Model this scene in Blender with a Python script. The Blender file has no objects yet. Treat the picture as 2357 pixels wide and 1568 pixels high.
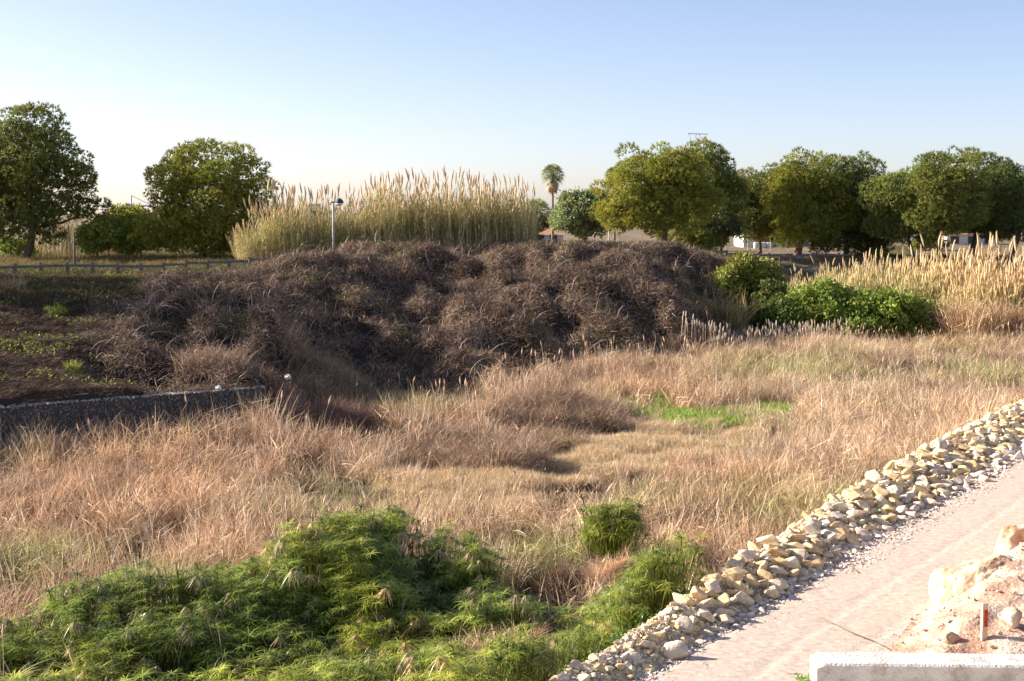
import bpy, bmesh, math, random
import numpy as np
from mathutils import Vector, Matrix
R = math.radians
random.seed(7); rng = np.random.default_rng(7)
sc = bpy.context.scene
COL = sc.collection

# ------------------------------------------------------------------ camera
CAMZ = 9.5
F, CX, CY, HOR = 3237.0, 1178.5, 784.0, 490.0      # photograph measures (2357 px wide)
TH = math.atan((CY - HOR) / F)
cam_d = bpy.data.cameras.new('camera'); cam = bpy.data.objects.new('camera', cam_d); COL.objects.link(cam)
cam_d.sensor_width = 36; cam_d.lens = 36 * F / 2357
cam_d.clip_start = 0.5; cam_d.clip_end = 20000
cam.location = (0, 0, CAMZ); cam.rotation_euler = (math.pi / 2 - TH, 0, 0)
sc.camera = cam

# ------------------------------------------------------------------ light
SUN_AZ, SUN_EL = 76.0, 24.0          # degrees to the left of the view direction, height
world = bpy.data.worlds.new('World'); sc.world = world; world.use_nodes = True
wn = world.node_tree; wn.nodes.clear()
wo = wn.nodes.new('ShaderNodeOutputWorld'); wb = wn.nodes.new('ShaderNodeBackground')
sky = wn.nodes.new('ShaderNodeTexSky'); sky.sky_type = 'NISHITA'; sky.sun_disc = False
sky.sun_elevation = R(SUN_EL); sky.sun_rotation = R(-SUN_AZ)
sky.altitude = 0; sky.air_density = 0.6; sky.dust_density = 0.85; sky.ozone_density = 1.3
wb.inputs['Strength'].default_value = 0.092
wt = wn.nodes.new('ShaderNodeMix'); wt.data_type = 'RGBA'; wt.blend_type = 'MULTIPLY'; wt.inputs[0].default_value = 1; wt.inputs[7].default_value = (1.16, 1.01, .98, 1)
wn.links.new(sky.outputs[0], wt.inputs[6]); wn.links.new(wt.outputs[2], wb.inputs['Color']); wn.links.new(wb.outputs[0], wo.inputs['Surface'])
sl = bpy.data.lights.new('sun', 'SUN'); so = bpy.data.objects.new('sun', sl); COL.objects.link(so)
sl.energy = 5.0; sl.angle = R(0.6); sl.color = (1.0, 0.9, 0.77)
sd = Vector((-math.sin(R(SUN_AZ)) * math.cos(R(SUN_EL)), math.cos(R(SUN_AZ)) * math.cos(R(SUN_EL)), math.sin(R(SUN_EL))))
so.rotation_euler = sd.to_track_quat('Z', 'Y').to_euler()
so.location = (-60, 40, 60)
sc.view_settings.view_transform = 'Standard'; sc.view_settings.look = 'None'
sc.view_settings.gamma = 1; sc.view_settings.use_curve_mapping = False
sc.view_settings.exposure = 1.22
sc.render.engine = 'CYCLES'
sc.cycles.max_bounces = 5; sc.cycles.diffuse_bounces = 2; sc.cycles.transmission_bounces = 2
sc.cycles.use_denoising = True

# ------------------------------------------------------------------ pixel -> place
def ray(px, py):
    u = (px - CX) / F; v = (CY - py) / F
    return np.array([u, math.cos(TH) + v * math.sin(TH), -math.sin(TH) + v * math.cos(TH)])
def at_y(px, py, Y):
    d = ray(px, py); return np.array([0, 0, CAMZ]) + d * (Y / d[1])
def at_z(px, py, z):
    d = ray(px, py); return np.array([0, 0, CAMZ]) + d * ((z - CAMZ) / d[2])

# ------------------------------------------------------------------ noise
_T = [np.random.default_rng(100 + i).random((256, 256)) for i in range(8)]
def vnoise(x, y, k=0):
    x = np.asarray(x, float); y = np.asarray(y, float)
    xi = np.floor(x).astype(int); yi = np.floor(y).astype(int)
    fx = x - xi; fy = y - yi
    fx = fx * fx * (3 - 2 * fx); fy = fy * fy * (3 - 2 * fy)
    t = _T[k % 8]; g = lambda a, b: t[a & 255, b & 255]
    return (g(xi, yi) * (1 - fx) + g(xi + 1, yi) * fx) * (1 - fy) + (g(xi, yi + 1) * (1 - fx) + g(xi + 1, yi + 1) * fx) * fy
def fbm(x, y, s, o=3, k=0):
    r = 0; a = .5; n = 0
    for i in range(o):
        r = r + a * vnoise(np.asarray(x) / s + 17.3 * i, np.asarray(y) / s - 9.1 * i, k + i); n += a; a *= .5; s *= .5
    return r / n
def smooth(t):
    t = np.clip(t, 0, 1); return t * t * (3 - 2 * t)

# ------------------------------------------------------------------ terrain
def az_of(X, Y): return X / Y * F + CX
PROF = {   # azimuth column : (distance, height)
 -900: [(30, .4), (38, .5), (38.5, 2.5), (62, 5.4), (92, 5.5), (160, 5.6)],
 0:    [(30, .3), (48.6, .4), (48.8, 2.5), (60, 4.1), (68, 5.35), (92, 5.5), (112, 5.7), (160, 5.6)],
 300:  [(30, .3), (51.4, .4), (51.6, 2.5), (62, 3.9), (72, 5.4), (92, 5.5), (112, 5.75), (160, 5.6)],
 600:  [(30, .3), (54.6, .4), (54.8, 2.5), (64, 3.4), (72, 4.7), (82, 5.8), (92, 5.7), (110, 6.0), (160, 5.6)],
 700:  [(30, .3), (59, .4), (64, 1.9), (73, 3.9), (81, 5.5), (89, 6.3), (98, 6.1), (112, 6), (160, 5.6)],
 850:  [(30, .3), (64, .4), (72, 2.1), (84, 5.0), (92, 6.9), (100, 6.5), (112, 6.1), (160, 5.6)],
 1178: [(30, .3), (71, .4), (79, 2.3), (90, 5.4), (97, 7.3), (106, 6.7), (120, 6), (160, 5.6)],
 1400: [(30, .3), (77, .4), (86, 3.0), (96, 6), (102, 7.7), (112, 6.9), (130, 5.8), (160, 5.6)],
 1560: [(30, .3), (82.5, .4), (92, 3.2), (100, 5.8), (107, 7.4), (116, 6.3), (135, 5.6), (160, 5.6)],
 1650: [(30, .3), (88, .4), (96, 2.7), (106, 5.1), (113, 6.1), (122, 5.6), (136, 5.3), (160, 5.6)],
 1750: [(30, .3), (92, .4), (100, 1.8), (112, 3.8), (125, 5.0), (140, 5.3), (160, 5.6)],
 1850: [(30, .3), (96, .4), (104, .8), (118, 2.5), (132, 5.0), (145, 5.3), (160, 5.6)],
 2100: [(30, .3), (102, .4), (120, 2.5), (135, 5.2), (150, 5.5), (160, 5.6)],
 3200: [(30, .3), (102, .4), (120, 2.5), (135, 5.2), (150, 5.5), (160, 5.6)]}
_cols = sorted(PROF); _D = np.arange(10, 171, .5)
_tab = np.array([np.interp(_D, [p[0] for p in PROF[c]], [p[1] for p in PROF[c]]) for c in _cols])
def base_z(X, Y):
    Yc = np.clip(Y, 12, 169.9); az = np.clip(X / Yc * F + CX, _cols[0], _cols[-1])
    i = np.clip(np.searchsorted(_cols, az) - 1, 0, len(_cols) - 2)
    c = np.array(_cols); f = (az - c[i]) / (c[i + 1] - c[i])
    k = (Yc - 10) / .5; k0 = np.floor(k).astype(int); fk = k - k0
    g = lambda a: _tab[a, k0] * (1 - fk) + _tab[a, k0 + 1] * fk
    return g(i) * (1 - f) + g(i + 1) * f
ROAD_Z = 2.0
RA = at_z(1560, 1568, ROAD_Z)[:2]; RB = at_z(2357, 1075, ROAD_Z)[:2]
RD = (RB - RA) / np.linalg.norm(RB - RA); RN = np.array([RD[1], -RD[0]])   # RN: to the right of the road edge
def road_ts(X, Y):
    dx = X - RA[0]; dy = Y - RA[1]
    return dx * RD[0] + dy * RD[1], dx * RN[0] + dy * RN[1]
def from_ts(t, s):
    return RA[0] + RD[0] * t + RN[0] * s, RA[1] + RD[1] * t + RN[1] * s
def crest_s(t): return np.interp(t, [-10, 0, 6, 14, 25, 60], [-1.25, -1.35, -1.75, -2.3, -2.8, -2.8])
def crest_h(t): return np.interp(t, [-10, 0, 6, 14, 25, 60], [.2, .25, .32, .40, .42, .42])
def mound_h(t, s):
    return (1.0 * smooth((s - 2.0) / 1.6) * smooth((t - 1.2) / 6.0) * (.75 + .5 * fbm(t, s, 1.4, 3, 5))
            + .10 * smooth((s - 2.0) / .5) * smooth((t - 1.) / 2) * (fbm(t, s, .35, 2, 6) - .3))
GB = at_y(612, 893, 56.2)[:2]; G0 = at_y(0, 945, 50.2)[:2]
dg = (GB - G0) / np.linalg.norm(GB - G0); GA = G0 - dg * 9; Lg = np.linalg.norm(GB - GA); ng = np.array([dg[1], -dg[0]])
_old_base = base_z
def base_z(X, Y):
    z = _old_base(X, Y); dx = X - GA[0]; dy = Y - GA[1]; a = dx * dg[0] + dy * dg[1]; b = -(dx * ng[0] + dy * ng[1])
    m = (a < Lg + .5) & (b < 12)
    up = np.where(b < .38, np.minimum(z, .4), np.maximum(z, 2.5 - .1 * (b < .8)))
    return np.where(m, up, z)

def bramble_w(X, Y):
    az = X / np.maximum(Y, 12) * F + CX
    foot = np.interp(az, [-900, 0, 600, 700, 850, 1178, 1400, 1560, 1650, 1750, 1850], [46, 50, 56, 58, 63, 70, 76, 81.5, 86.5, 91, 95])
    top = np.interp(az, [300, 600, 850, 1178, 1400, 1560, 1700], [70, 92, 98, 104, 110, 114, 114])
    w = smooth((Y - foot) / 3.) * smooth((top - Y) / 3. + .5)
    return w * smooth((az - 250 + (80 - Y) * 6) / 200.) * smooth((1740 - az) / 90.)
def terrain(X, Y, fine=True):
    X = np.asarray(X, float); Y = np.asarray(Y, float)
    z = base_z(X, Y)
    if fine:
        bw = bramble_w(X, Y)
        ru = (X - Y * .62) * .8; rv = X * .62 + Y; n1 = fbm(ru / 2.2, rv, 3.6, 2, 1); n2 = 1 - np.abs(2 * fbm(X + 31, Y, 2.6, 2, 3) - 1)
        z = z + bw * (4.0 * (n1 - .52) + 1.7 * (n2 - .68) + .7 * (fbm(X, Y, 1.3, 2, 4) - .5))
        azt = az_of(X, np.maximum(Y, 12)); yl = np.interp(azt, [540, 640, 720, 800, 1560, 1640, 1750], [615, 588, 574, 553, 551, 580, 650])
        cap = CAMZ - Y * (yl - HOR) / F - .45; ov = z - cap
        z = np.where((bw > .02) & (Y > 60), z - np.maximum(0, .5 * (ov + np.sqrt(ov * ov + .12))) * smooth(bw * 3), z)
        rb = smooth((60 - np.abs(Y - 40)) / 10)
        z = z + (1 - bw) * .35 * (fbm(X, Y, 4., 3, 2) - .5)
    t, s = road_ts(X, Y)
    on = smooth((t + 14) / 4) * smooth((62 - t) / 8)
    cs, ch = crest_s(t), crest_h(t)
    prof = np.where(s > -.45, ROAD_Z - .06, np.where(s > cs, ROAD_Z - .06 + (ch + .06) * smooth((-.45 - s) / (-.45 - cs)),
           ROAD_Z + ch - (cs - s) * .95))
    prof = prof + np.where((s < -.4), .10 * (fbm(X, Y, .7, 2, 6) - .5), 0)
    prof = np.where(s > 2.0, ROAD_Z - .06 + np.where(t > 0, mound_h(t, s) - .05, 0), prof)
    prof = np.where(s > 7.5, prof, prof)
    z2 = np.maximum(z, prof * on + z * (1 - on))
    road = (s > cs) & (t > -14) & (t < 60)
    return np.where(road, prof * on + z * (1 - on), z2)

def tz(x, y): return float(terrain(np.array([x]), np.array([y]))[0])

# ------------------------------------------------------------------ materials
def new_mat(name):
    m = bpy.data.materials.new(name); m.use_nodes = True; nt = m.node_tree; nt.nodes.clear()
    out = nt.nodes.new('ShaderNodeOutputMaterial'); return m, nt, out
def N(nt, t, **kw):
    n = nt.nodes.new(t)
    for k, v in kw.items(): setattr(n, k, v)
    return n
def mul(nt, a, b, fac=1.0, mode='MULTIPLY'):
    m = N(nt, 'ShaderNodeMix', data_type='RGBA', blend_type=mode); m.inputs[0].default_value = fac
    for sck, v in ((6, a), (7, b)):
        if isinstance(v, (tuple, list)): m.inputs[sck].default_value = (*v, 1)
        else: nt.links.new(v, m.inputs[sck])
    return m.outputs[2]
def attr(nt, name, typ='GEOMETRY'):
    a = N(nt, 'ShaderNodeAttribute', attribute_type=typ, attribute_name=name); return a.outputs['Color']
def leaf_mat(name, inst=False, trans=.25, rough=.55, gloss=.25, base=None):
    m, nt, out = new_mat(name)
    c = attr(nt, 'vcol')
    if inst: c = mul(nt, c, attr(nt, 'tint', 'INSTANCER'))
    if base: c = mul(nt, c, base)
    p = N(nt, 'ShaderNodeBsdfPrincipled'); p.inputs['Roughness'].default_value = rough
    p.inputs['Specular IOR Level'].default_value = gloss
    nt.links.new(c, p.inputs['Base Color'])
    if trans > 0:
        t = N(nt, 'ShaderNodeBsdfTranslucent'); nt.links.new(c, t.inputs['Color'])
        mx = N(nt, 'ShaderNodeMixShader'); mx.inputs[0].default_value = trans
        nt.links.new(p.outputs[0], mx.inputs[1]); nt.links.new(t.outputs[0], mx.inputs[2]); nt.links.new(mx.outputs[0], out.inputs[0])
    else: nt.links.new(p.outputs[0], out.inputs[0])
    return m
def noisy_mat(name, c1, c2, scale=3., detail=6, rough=.85, bump=.3, bscale=20., src=None, c3=None, spec=.2):
    """colour from two or three tones through noise, with a bump; src: 'vcol' or 'obj' multiplies"""
    m, nt, out = new_mat(name)
    tc = N(nt, 'ShaderNodeTexCoord'); n = N(nt, 'ShaderNodeTexNoise'); n.inputs['Scale'].default_value = scale; n.inputs['Detail'].default_value = detail
    n.inputs['Roughness'].default_value = .65
    nt.links.new(tc.outputs['Object'], n.inputs['Vector'])
    r = N(nt, 'ShaderNodeValToRGB'); r.color_ramp.elements[0].position = .36; r.color_ramp.elements[1].position = .64
    r.color_ramp.elements[0].color = (*c1, 1); r.color_ramp.elements[1].color = (*c2, 1)
    if c3:
        e = r.color_ramp.elements.new(.5); e.color = (*c3, 1)
    nt.links.new(n.outputs[0], r.inputs[0]); c = r.outputs[0]
    if src == 'vcol': c = mul(nt, c, attr(nt, 'vcol'))
    if src == 'obj':
        oi = N(nt, 'ShaderNodeObjectInfo'); c = mul(nt, c, oi.outputs['Color'])
    p = N(nt, 'ShaderNodeBsdfPrincipled'); p.inputs['Roughness'].default_value = rough; p.inputs['Specular IOR Level'].default_value = spec
    nt.links.new(c, p.inputs['Base Color'])
    n2 = N(nt, 'ShaderNodeTexNoise'); n2.inputs['Scale'].default_value = bscale; n2.inputs['Detail'].default_value = 5
    nt.links.new(tc.outputs['Object'], n2.inputs['Vector'])
    b = N(nt, 'ShaderNodeBump'); b.inputs['Strength'].default_value = bump; b.inputs['Distance'].default_value = .05
    nt.links.new(n2.outputs[0], b.inputs['Height']); nt.links.new(b.outputs[0], p.inputs['Normal'])
    nt.links.new(p.outputs[0], out.inputs[0]); return m

M = {}
M['ground'] = noisy_mat('ground_soil', (.75, .72, .7), (1.15, 1.12, 1.1), 1.3, 8, .95, .6, 7., 'vcol')
M['road'] = noisy_mat('road_gravel', (.52, .41, .33), (.74, .62, .52), 7., 12, .95, .55, 60., c3=(.64, .52, .43))
M['clay'] = noisy_mat('pale_clay', (.40, .24, .17), (.70, .56, .44), 1.6, 12, .95, 1.0, 14., c3=(.52, .355, .26))
M['boulder'] = noisy_mat('boulder_stone', (.42, .24, .14), (.76, .69, .58), 1.7, 12, .9, 1.0, 8., c3=(.62, .47, .32))
M['rock'] = noisy_mat('limestone', (.72, .66, .6), (1.1, 1.1, 1.1), 3.5, 7, .9, .5, 22., 'obj')
M['rockv'] = noisy_mat('limestone_rubble', (.78, .74, .7), (1.1, 1.1, 1.1), 5., 5, .9, .3, 30., 'vcol')
M['gabion'] = noisy_mat('gabion_stone', (.7, .7, .7), (1.15, 1.12, 1.1), 6., 4, .9, .3, 30., 'vcol')
M['bark'] = noisy_mat('pine_bark', (.10, .065, .045), (.22, .15, .11), 6., 6, .95, .8, 12.)
M['palmbark'] = noisy_mat('palm_bark', (.16, .12, .09), (.28, .22, .17), 5., 5, .95, .6, 10.)
M['needle'] = leaf_mat('pine_needles', trans=.28, gloss=.15)
M['leafv'] = leaf_mat('leaves', trans=.35, gloss=.3)
M['dry_i'] = leaf_mat('dry_blades', True, .22, .6, .2)
M['twig_i'] = leaf_mat('twigs', True, .05, .8, .1)
M['green_i'] = leaf_mat('green_blades', True, .3, .4, .4)
M['dryv'] = leaf_mat('dry_stems', False, .2, .6, .2)
M['wood'] = noisy_mat('weathered_wood', (.13, .115, .10), (.26, .235, .21), 7., 6, .9, .3, 30.)
M['concrete'] = noisy_mat('pale_concrete', (.52, .47, .40), (.82, .80, .75), 2.6, 14, .85, .5, 25., c3=(.76, .73, .67))
M['white'] = noisy_mat('white_render', (.66, .62, .55), (.8, .76, .68), .8, 6, .9, .1, 8.)
M['brick'] = noisy_mat('orange_brick', (.40, .17, .09), (.52, .24, .13), 3., 5, .9, .2, 20.)
M['tile'] = noisy_mat('roof_tile', (.36, .18, .10), (.5, .28, .17), 3., 5, .9, .2, 20.)
M['shade'] = noisy_mat('dark_shutter', (.07, .06, .06), (.12, .1, .09), 2., 3, .6, .1, 10.)
M['pole'] = noisy_mat('painted_pole', (.42, .41, .39), (.6, .58, .54), 3., 4, .6, .05, 10.)
M['dark'] = noisy_mat('dark_metal', (.05, .055, .06), (.09, .09, .1), 3., 3, .5, .05, 10.)
M['steel'] = noisy_mat('pylon_steel', (.33, .34, .36), (.42, .43, .45), 1., 3, .6, .02, 10.)
M['blue'] = noisy_mat('blue_paint', (.10, .22, .5), (.14, .28, .6), 1., 3, .6, .02, 10.)
M['bag'] = noisy_mat('white_plastic', (.72, .73, .74), (.82, .82, .82), 4., 3, .5, .2, 10., spec=.4)
M['stake'] = noisy_mat('raw_timber', (.62, .47, .3), (.74, .6, .42), 5., 6, .8, .2, 40.)
M['red'] = noisy_mat('red_marking_paint', (.72, .05, .02), (.85, .12, .05), 9., 4, .6, .1, 30.)
M['ink'] = noisy_mat('marker_ink', (.03, .015, .015), (.05, .02, .02), 9., 2, .7, 0, 30.)

# ------------------------------------------------------------------ mesh helpers
def mesh_np(name, V, T, col=None, mat=None, smooth_=False):
    V = np.asarray(V, np.float32).reshape(-1, 3); T = np.asarray(T, np.int32)
    k = T.shape[1]; me = bpy.data.meshes.new(name)
    me.vertices.add(len(V)); me.vertices.foreach_set('co', V.ravel())
    me.loops.add(T.size); me.loops.foreach_set('vertex_index', T.ravel())
    me.polygons.add(len(T)); me.polygons.foreach_set('loop_start', np.arange(0, T.size, k, dtype=np.int32))
    if col is not None:
        a = me.attributes.new('vcol', 'FLOAT_COLOR', 'POINT')
        c = np.ones((len(V), 4), np.float32); c[:, :3] = col; a.data.foreach_set('color', c.ravel())
    if mat: me.materials.append(mat)
    me.update(calc_edges=True)
    me.polygons.foreach_set('use_smooth', np.full(len(T), smooth_, dtype=bool))
    return me
def tag(o, label=None, cat=None, group=None, kind=None):
    if label: o['label'] = label
    if cat: o['category'] = cat
    if group: o['group'] = group
    if kind: o['kind'] = kind
    return o
def obj(name, me, parent=None, loc=None, rot=None, scale=None):
    o = bpy.data.objects.new(name, me); COL.objects.link(o)
    if parent: o.parent = parent
    if loc is not None: o.location = loc
    if rot is not None: o.rotation_euler = rot
    if scale is not None: o.scale = scale if hasattr(scale, '__len__') else (scale,) * 3
    return o
def empty(name, loc, rz=0):
    o = bpy.data.objects.new(name, None); COL.objects.link(o); o.location = loc; o.rotation_euler = (0, 0, rz); o.empty_display_size = .3; return o
class Soup:
    """collects triangles with colours, vectorised copies included"""
    def __init__(s): s.V = []; s.T = []; s.C = []; s.n = 0
    def add(s, V, T, C):
        V = np.asarray(V, float).reshape(-1, 3); T = np.asarray(T, int).reshape(-1, 3)
        C = np.asarray(C, float)
        if C.ndim == 1: C = np.tile(C, (len(V), 1))
        s.V.append(V); s.T.append(T + s.n); s.C.append(C); s.n += len(V)
    def copies(s, proto, mats, locs, tint):
        """proto = (V,T,C); mats (m,3,3) ; locs (m,3) ; tint (m,3)"""
        V, T, C = proto; m = len(locs)
        if m == 0: return
        VV = np.einsum('mij,vj->mvi', mats, V) + locs[:, None, :]
        TT = T[None] + (np.arange(m) * len(V))[:, None, None]
        CC = C[None] * tint[:, None, :]
        s.V.append(VV.reshape(-1, 3)); s.T.append(TT.reshape(-1, 3) + s.n); s.C.append(CC.reshape(-1, 3)); s.n += m * len(V)
    def get(s): return np.concatenate(s.V), np.concatenate(s.T), np.concatenate(s.C)
    def mesh(s, name, mat, off=None, sm=False):
        V, T, C = s.get()
        if off is not None: V = V - np.asarray(off)
        return mesh_np(name, V, T, C, mat, sm)
def rots(m, nrm=None, spin=True, scale=None, tilt=.0):
    """m rotation matrices whose z axis is nrm (random jitter tilt), times scale"""
    if nrm is None: nrm = np.tile([0, 0, 1.], (m, 1))
    z = nrm + rng.normal(0, tilt, (m, 3)) if tilt else nrm.astype(float)
    z = z / np.linalg.norm(z, axis=1, keepdims=True)
    a = rng.random(m) * 2 * math.pi if spin else np.zeros(m)
    h = np.stack([np.cos(a), np.sin(a), np.zeros(m)], 1)
    h = np.where((np.abs((h * z).sum(1)) > .95)[:, None], np.array([[0, 0, 1.]]), h)
    x = h - (h * z).sum(1, keepdims=True) * z; x /= np.linalg.norm(x, axis=1, keepdims=True)
    y = np.cross(z, x); Mx = np.stack([x, y, z], 2)
    if scale is not None: Mx = Mx * np.asarray(scale).reshape(-1, 1, 1)
    return Mx
def blade(S, p, az, lean, bend, L, w, c, segs=3, twist=None, tipw=0., c2=None):
    p = np.array(p, float); V = []; q = p.copy()
    tw = az + math.pi / 2 if twist is None else twist
    wv = np.array([math.cos(tw), math.sin(tw), 0])
    c = np.asarray(c, float); c2 = c if c2 is None else np.asarray(c2, float); C = []
    for i in range(segs + 1):
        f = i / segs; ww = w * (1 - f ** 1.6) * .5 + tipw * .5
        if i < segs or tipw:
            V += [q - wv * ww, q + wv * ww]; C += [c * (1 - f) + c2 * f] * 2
        else: V.append(q.copy()); C.append(c2)
        th = lean + bend * (i + .5) / segs
        q = q + np.array([math.sin(th) * math.cos(az), math.sin(th) * math.sin(az), math.cos(th)]) * L / segs
    T = []
    for i in range(segs - (0 if tipw else 1)):
        a = 2 * i; T += [(a, a + 1, a + 3), (a, a + 3, a + 2)]
    if not tipw: a = 2 * (segs - 1); T.append((a, a + 1, a + 2))
    S.add(V, T, C)
def tube(S, pts, rad, c, sides=5, c2=None):
    pts = np.asarray(pts, float); n = len(pts); rad = np.broadcast_to(rad, n)
    V = []; C = []; c = np.asarray(c, float)
    for i in range(n):
        d = pts[min(i + 1, n - 1)] - pts[max(i - 1, 0)]; d = d / (np.linalg.norm(d) + 1e-9)
        a = np.cross(d, [0.13, 1, .05] if abs(d[1]) < .9 else [1, 0, 0]); a /= np.linalg.norm(a); b = np.cross(d, a)
        for k in range(sides):
            t = 2 * math.pi * k / sides; V.append(pts[i] + (a * math.cos(t) + b * math.sin(t)) * rad[i])
            C.append(c if c2 is None else c * (1 - i / (n - 1)) + np.asarray(c2) * i / (n - 1))
    T = []
    for i in range(n - 1):
        for k in range(sides):
            a = i * sides + k; b = i * sides + (k + 1) % sides; T += [(a, b, b + sides), (a, b + sides, a + sides)]
    o = (n - 1) * sides
    for k in range(1, sides - 1): T += [(o, o + k, o + k + 1), (0, k + 1, k)]
    S.add(V, T, C)
def box(S, c, d, col, rz=0):
    x, y, z = d[0] / 2, d[1] / 2, d[2] / 2
    V = np.array([(sx * x, sy * y, sz * z) for sx in (-1, 1) for sy in (-1, 1) for sz in (-1, 1)])
    ca, sa = math.cos(rz), math.sin(rz)
    V = V @ np.array([[ca, sa, 0], [-sa, ca, 0], [0, 0, 1]]) + np.asarray(c)
    Q = [(0, 1, 3, 2), (4, 6, 7, 5), (0, 4, 5, 1), (2, 3, 7, 6), (0, 2, 6, 4), (1, 5, 7, 3)]
    T = [t for a, b, cc, e in Q for t in ((a, b, cc), (a, cc, e))]
    S.add(V, T, col)

def scatter(name, protos, P, rot, scl, tint, label=None, cat=None, kind='stuff', pick=None):
    """a stuff object: one mesh of points, the clumps set on them by geometry nodes"""
    n = len(P); me = bpy.data.meshes.new(name); me.vertices.add(n)
    me.vertices.foreach_set('co', np.asarray(P, np.float32).ravel())
    def A(nm, typ, key, arr, dt=np.float32):
        a = me.attributes.new(nm, typ, 'POINT'); a.data.foreach_set(key, np.asarray(arr, dt).ravel())
    A('rot', 'FLOAT_VECTOR', 'vector', rot); A('scl', 'FLOAT', 'value', scl)
    A('pick', 'INT', 'value', rng.integers(0, len(protos), n) if pick is None else pick, np.int32)
    c = np.ones((n, 4), np.float32); c[:, :3] = tint; A('tint', 'FLOAT_COLOR', 'color', c)
    col = bpy.data.collections.new(name + '_kinds')
    for i, pm in enumerate(protos):
        col.objects.link(bpy.data.objects.new('%s_kind_%02d' % (name, i), pm))
    o = bpy.data.objects.new(name, me); COL.objects.link(o); o['kind'] = kind
    tag(o, label, cat)
    g = bpy.data.node_groups.new(name, 'GeometryNodeTree')
    g.interface.new_socket('Geometry', in_out='INPUT', socket_type='NodeSocketGeometry')
    g.interface.new_socket('Geometry', in_out='OUTPUT', socket_type='NodeSocketGeometry')
    nd = g.nodes; gi = nd.new('NodeGroupInput'); go = nd.new('NodeGroupOutput')
    ip = nd.new('GeometryNodeInstanceOnPoints'); ci = nd.new('GeometryNodeCollectionInfo')
    ci.inputs[0].default_value = col; ci.inputs[1].default_value = True; ci.inputs[2].default_value = True
    def na(nm, dt):
        a = nd.new('GeometryNodeInputNamedAttribute'); a.data_type = dt; a.inputs[0].default_value = nm
        return [s for s in a.outputs if s.enabled][0]
    L = g.links.new
    L(gi.outputs[0], ip.inputs['Points']); L(ci.outputs[0], ip.inputs['Instance']); ip.inputs['Pick Instance'].default_value = True
    L(na('pick', 'INT'), ip.inputs['Instance Index'])
    er = nd.new('FunctionNodeEulerToRotation'); L(na('rot', 'FLOAT_VECTOR'), er.inputs[0]); L(er.outputs[0], ip.inputs['Rotation'])
    L(na('scl', 'FLOAT'), ip.inputs['Scale']); L(ip.outputs[0], go.inputs[0])
    md = o.modifiers.new('clumps', 'NODES'); md.node_group = g
    return o
def col_mix(a, b, f):
    f = np.asarray(f)[:, None]; return np.asarray(a) * (1 - f) + np.asarray(b) * f
def az_of(X, Y): return X / Y * F + CX
def in_poly(x, y, poly):
    x = np.asarray(x); y = np.asarray(y); r = np.zeros(x.shape, bool); n = len(poly); j = n - 1
    for i in range(n):
        xi, yi = poly[i]; xj, yj = poly[j]
        c = ((yi > y) != (yj > y)) & (x < (xj - xi) * (y - yi) / (yj - yi + 1e-12) + xi)
        r ^= c; j = i
    return r
def jin(x, y, poly, a=1.6): return in_poly(x + a * 2 * (fbm(x, y, 1.6, 3, 0) - .5), y + a * 3.5 * (fbm(x + 40, y, 1.6, 3, 3) - .5), poly)
def gpoly(pts, z): return [tuple(at_z(px, py, z)[:2]) for px, py in pts]

# ------------------------------------------------------------------ zones of the river bed (ground polygons)
Z_SEDGE = gpoly([(-500, 1430), (0, 1425), (150, 1415), (330, 1400), (480, 1375), (610, 1325), (700, 1290), (850, 1262), (930, 1300), (1060, 1300), (1130, 1330), (1200, 1400),
                 (1330, 1420), (1440, 1350), (1560, 1330), (1600, 1390), (1540, 1440), (1440, 1530), (1330, 1640), (1100, 1750), (-600, 1800)], 1.35)
Z_GOLD = gpoly([(880, 1118), (960, 1085), (1150, 1070), (1290, 1010), (1480, 975), (1700, 978), (1690, 1030), (1520, 1080), (1360, 1120), (1170, 1165), (940, 1175)], .5)
Z_GREEN = gpoly([(1410, 928), (1520, 912), (1560, 940), (1760, 938), (1850, 946), (1800, 974), (1600, 984), (1480, 974), (1420, 950)], .5)
Z_WEED = gpoly([(640, 905), (800, 890), (850, 960), (1000, 975), (1210, 960), (1330, 960), (1400, 975), (1290, 1010), (1220, 1060), (1050, 1070), (900, 1055), (860, 1000), (650, 1010)], .9)
Z_WEED2 = gpoly([(1950, 860), (2100, 815), (2357, 830), (2500, 860), (2357, 900), (2150, 905), (1960, 900)], .9)

# ------------------------------------------------------------------ ground sheet
def axis(lo, hi, step, far, n=14):
    a = np.arange(lo, hi + step * .5, step); g = np.geomspace(step * 2, far, n)
    return np.concatenate([lo - g[::-1], a, hi + g])
gx = axis(-62, 72, .4, 9000); gy = axis(14, 165, .4, 9000)
GX, GY = np.meshgrid(gx, gy); GZ = terrain(GX, GY)
nx, ny = len(gx), len(gy)
idx = np.arange(nx * ny).reshape(ny, nx)
Q = np.stack([idx[:-1, :-1], idx[:-1, 1:], idx[1:, 1:], idx[1:, :-1]], -1).reshape(-1, 4)
fx, fy, fz = GX.ravel(), GY.ravel(), GZ.ravel()
gc = np.tile([.085, .062, .042], (nx * ny, 1))
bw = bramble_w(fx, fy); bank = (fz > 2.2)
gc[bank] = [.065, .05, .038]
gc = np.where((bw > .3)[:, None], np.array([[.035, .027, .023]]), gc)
f1 = (fbm(fx, fy, 3, 3, 5)[:, None])
far = smooth((fy - 112) / 12)[:, None]; gc = gc * (1 - far) + far * (np.array([[.23, .18, .115]]) * (.6 + .7 * f1))
t_, s_ = road_ts(fx, fy)
rz = (s_ > crest_s(t_) - .5) & (t_ > -14) & (t_ < 62)
gc[rz] = [.76, .60, .38]
g_me = mesh_np('ground', np.stack([fx, fy, fz], 1), Q, gc, M['ground'], True)
tag(obj('ground', g_me), kind='structure')

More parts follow.
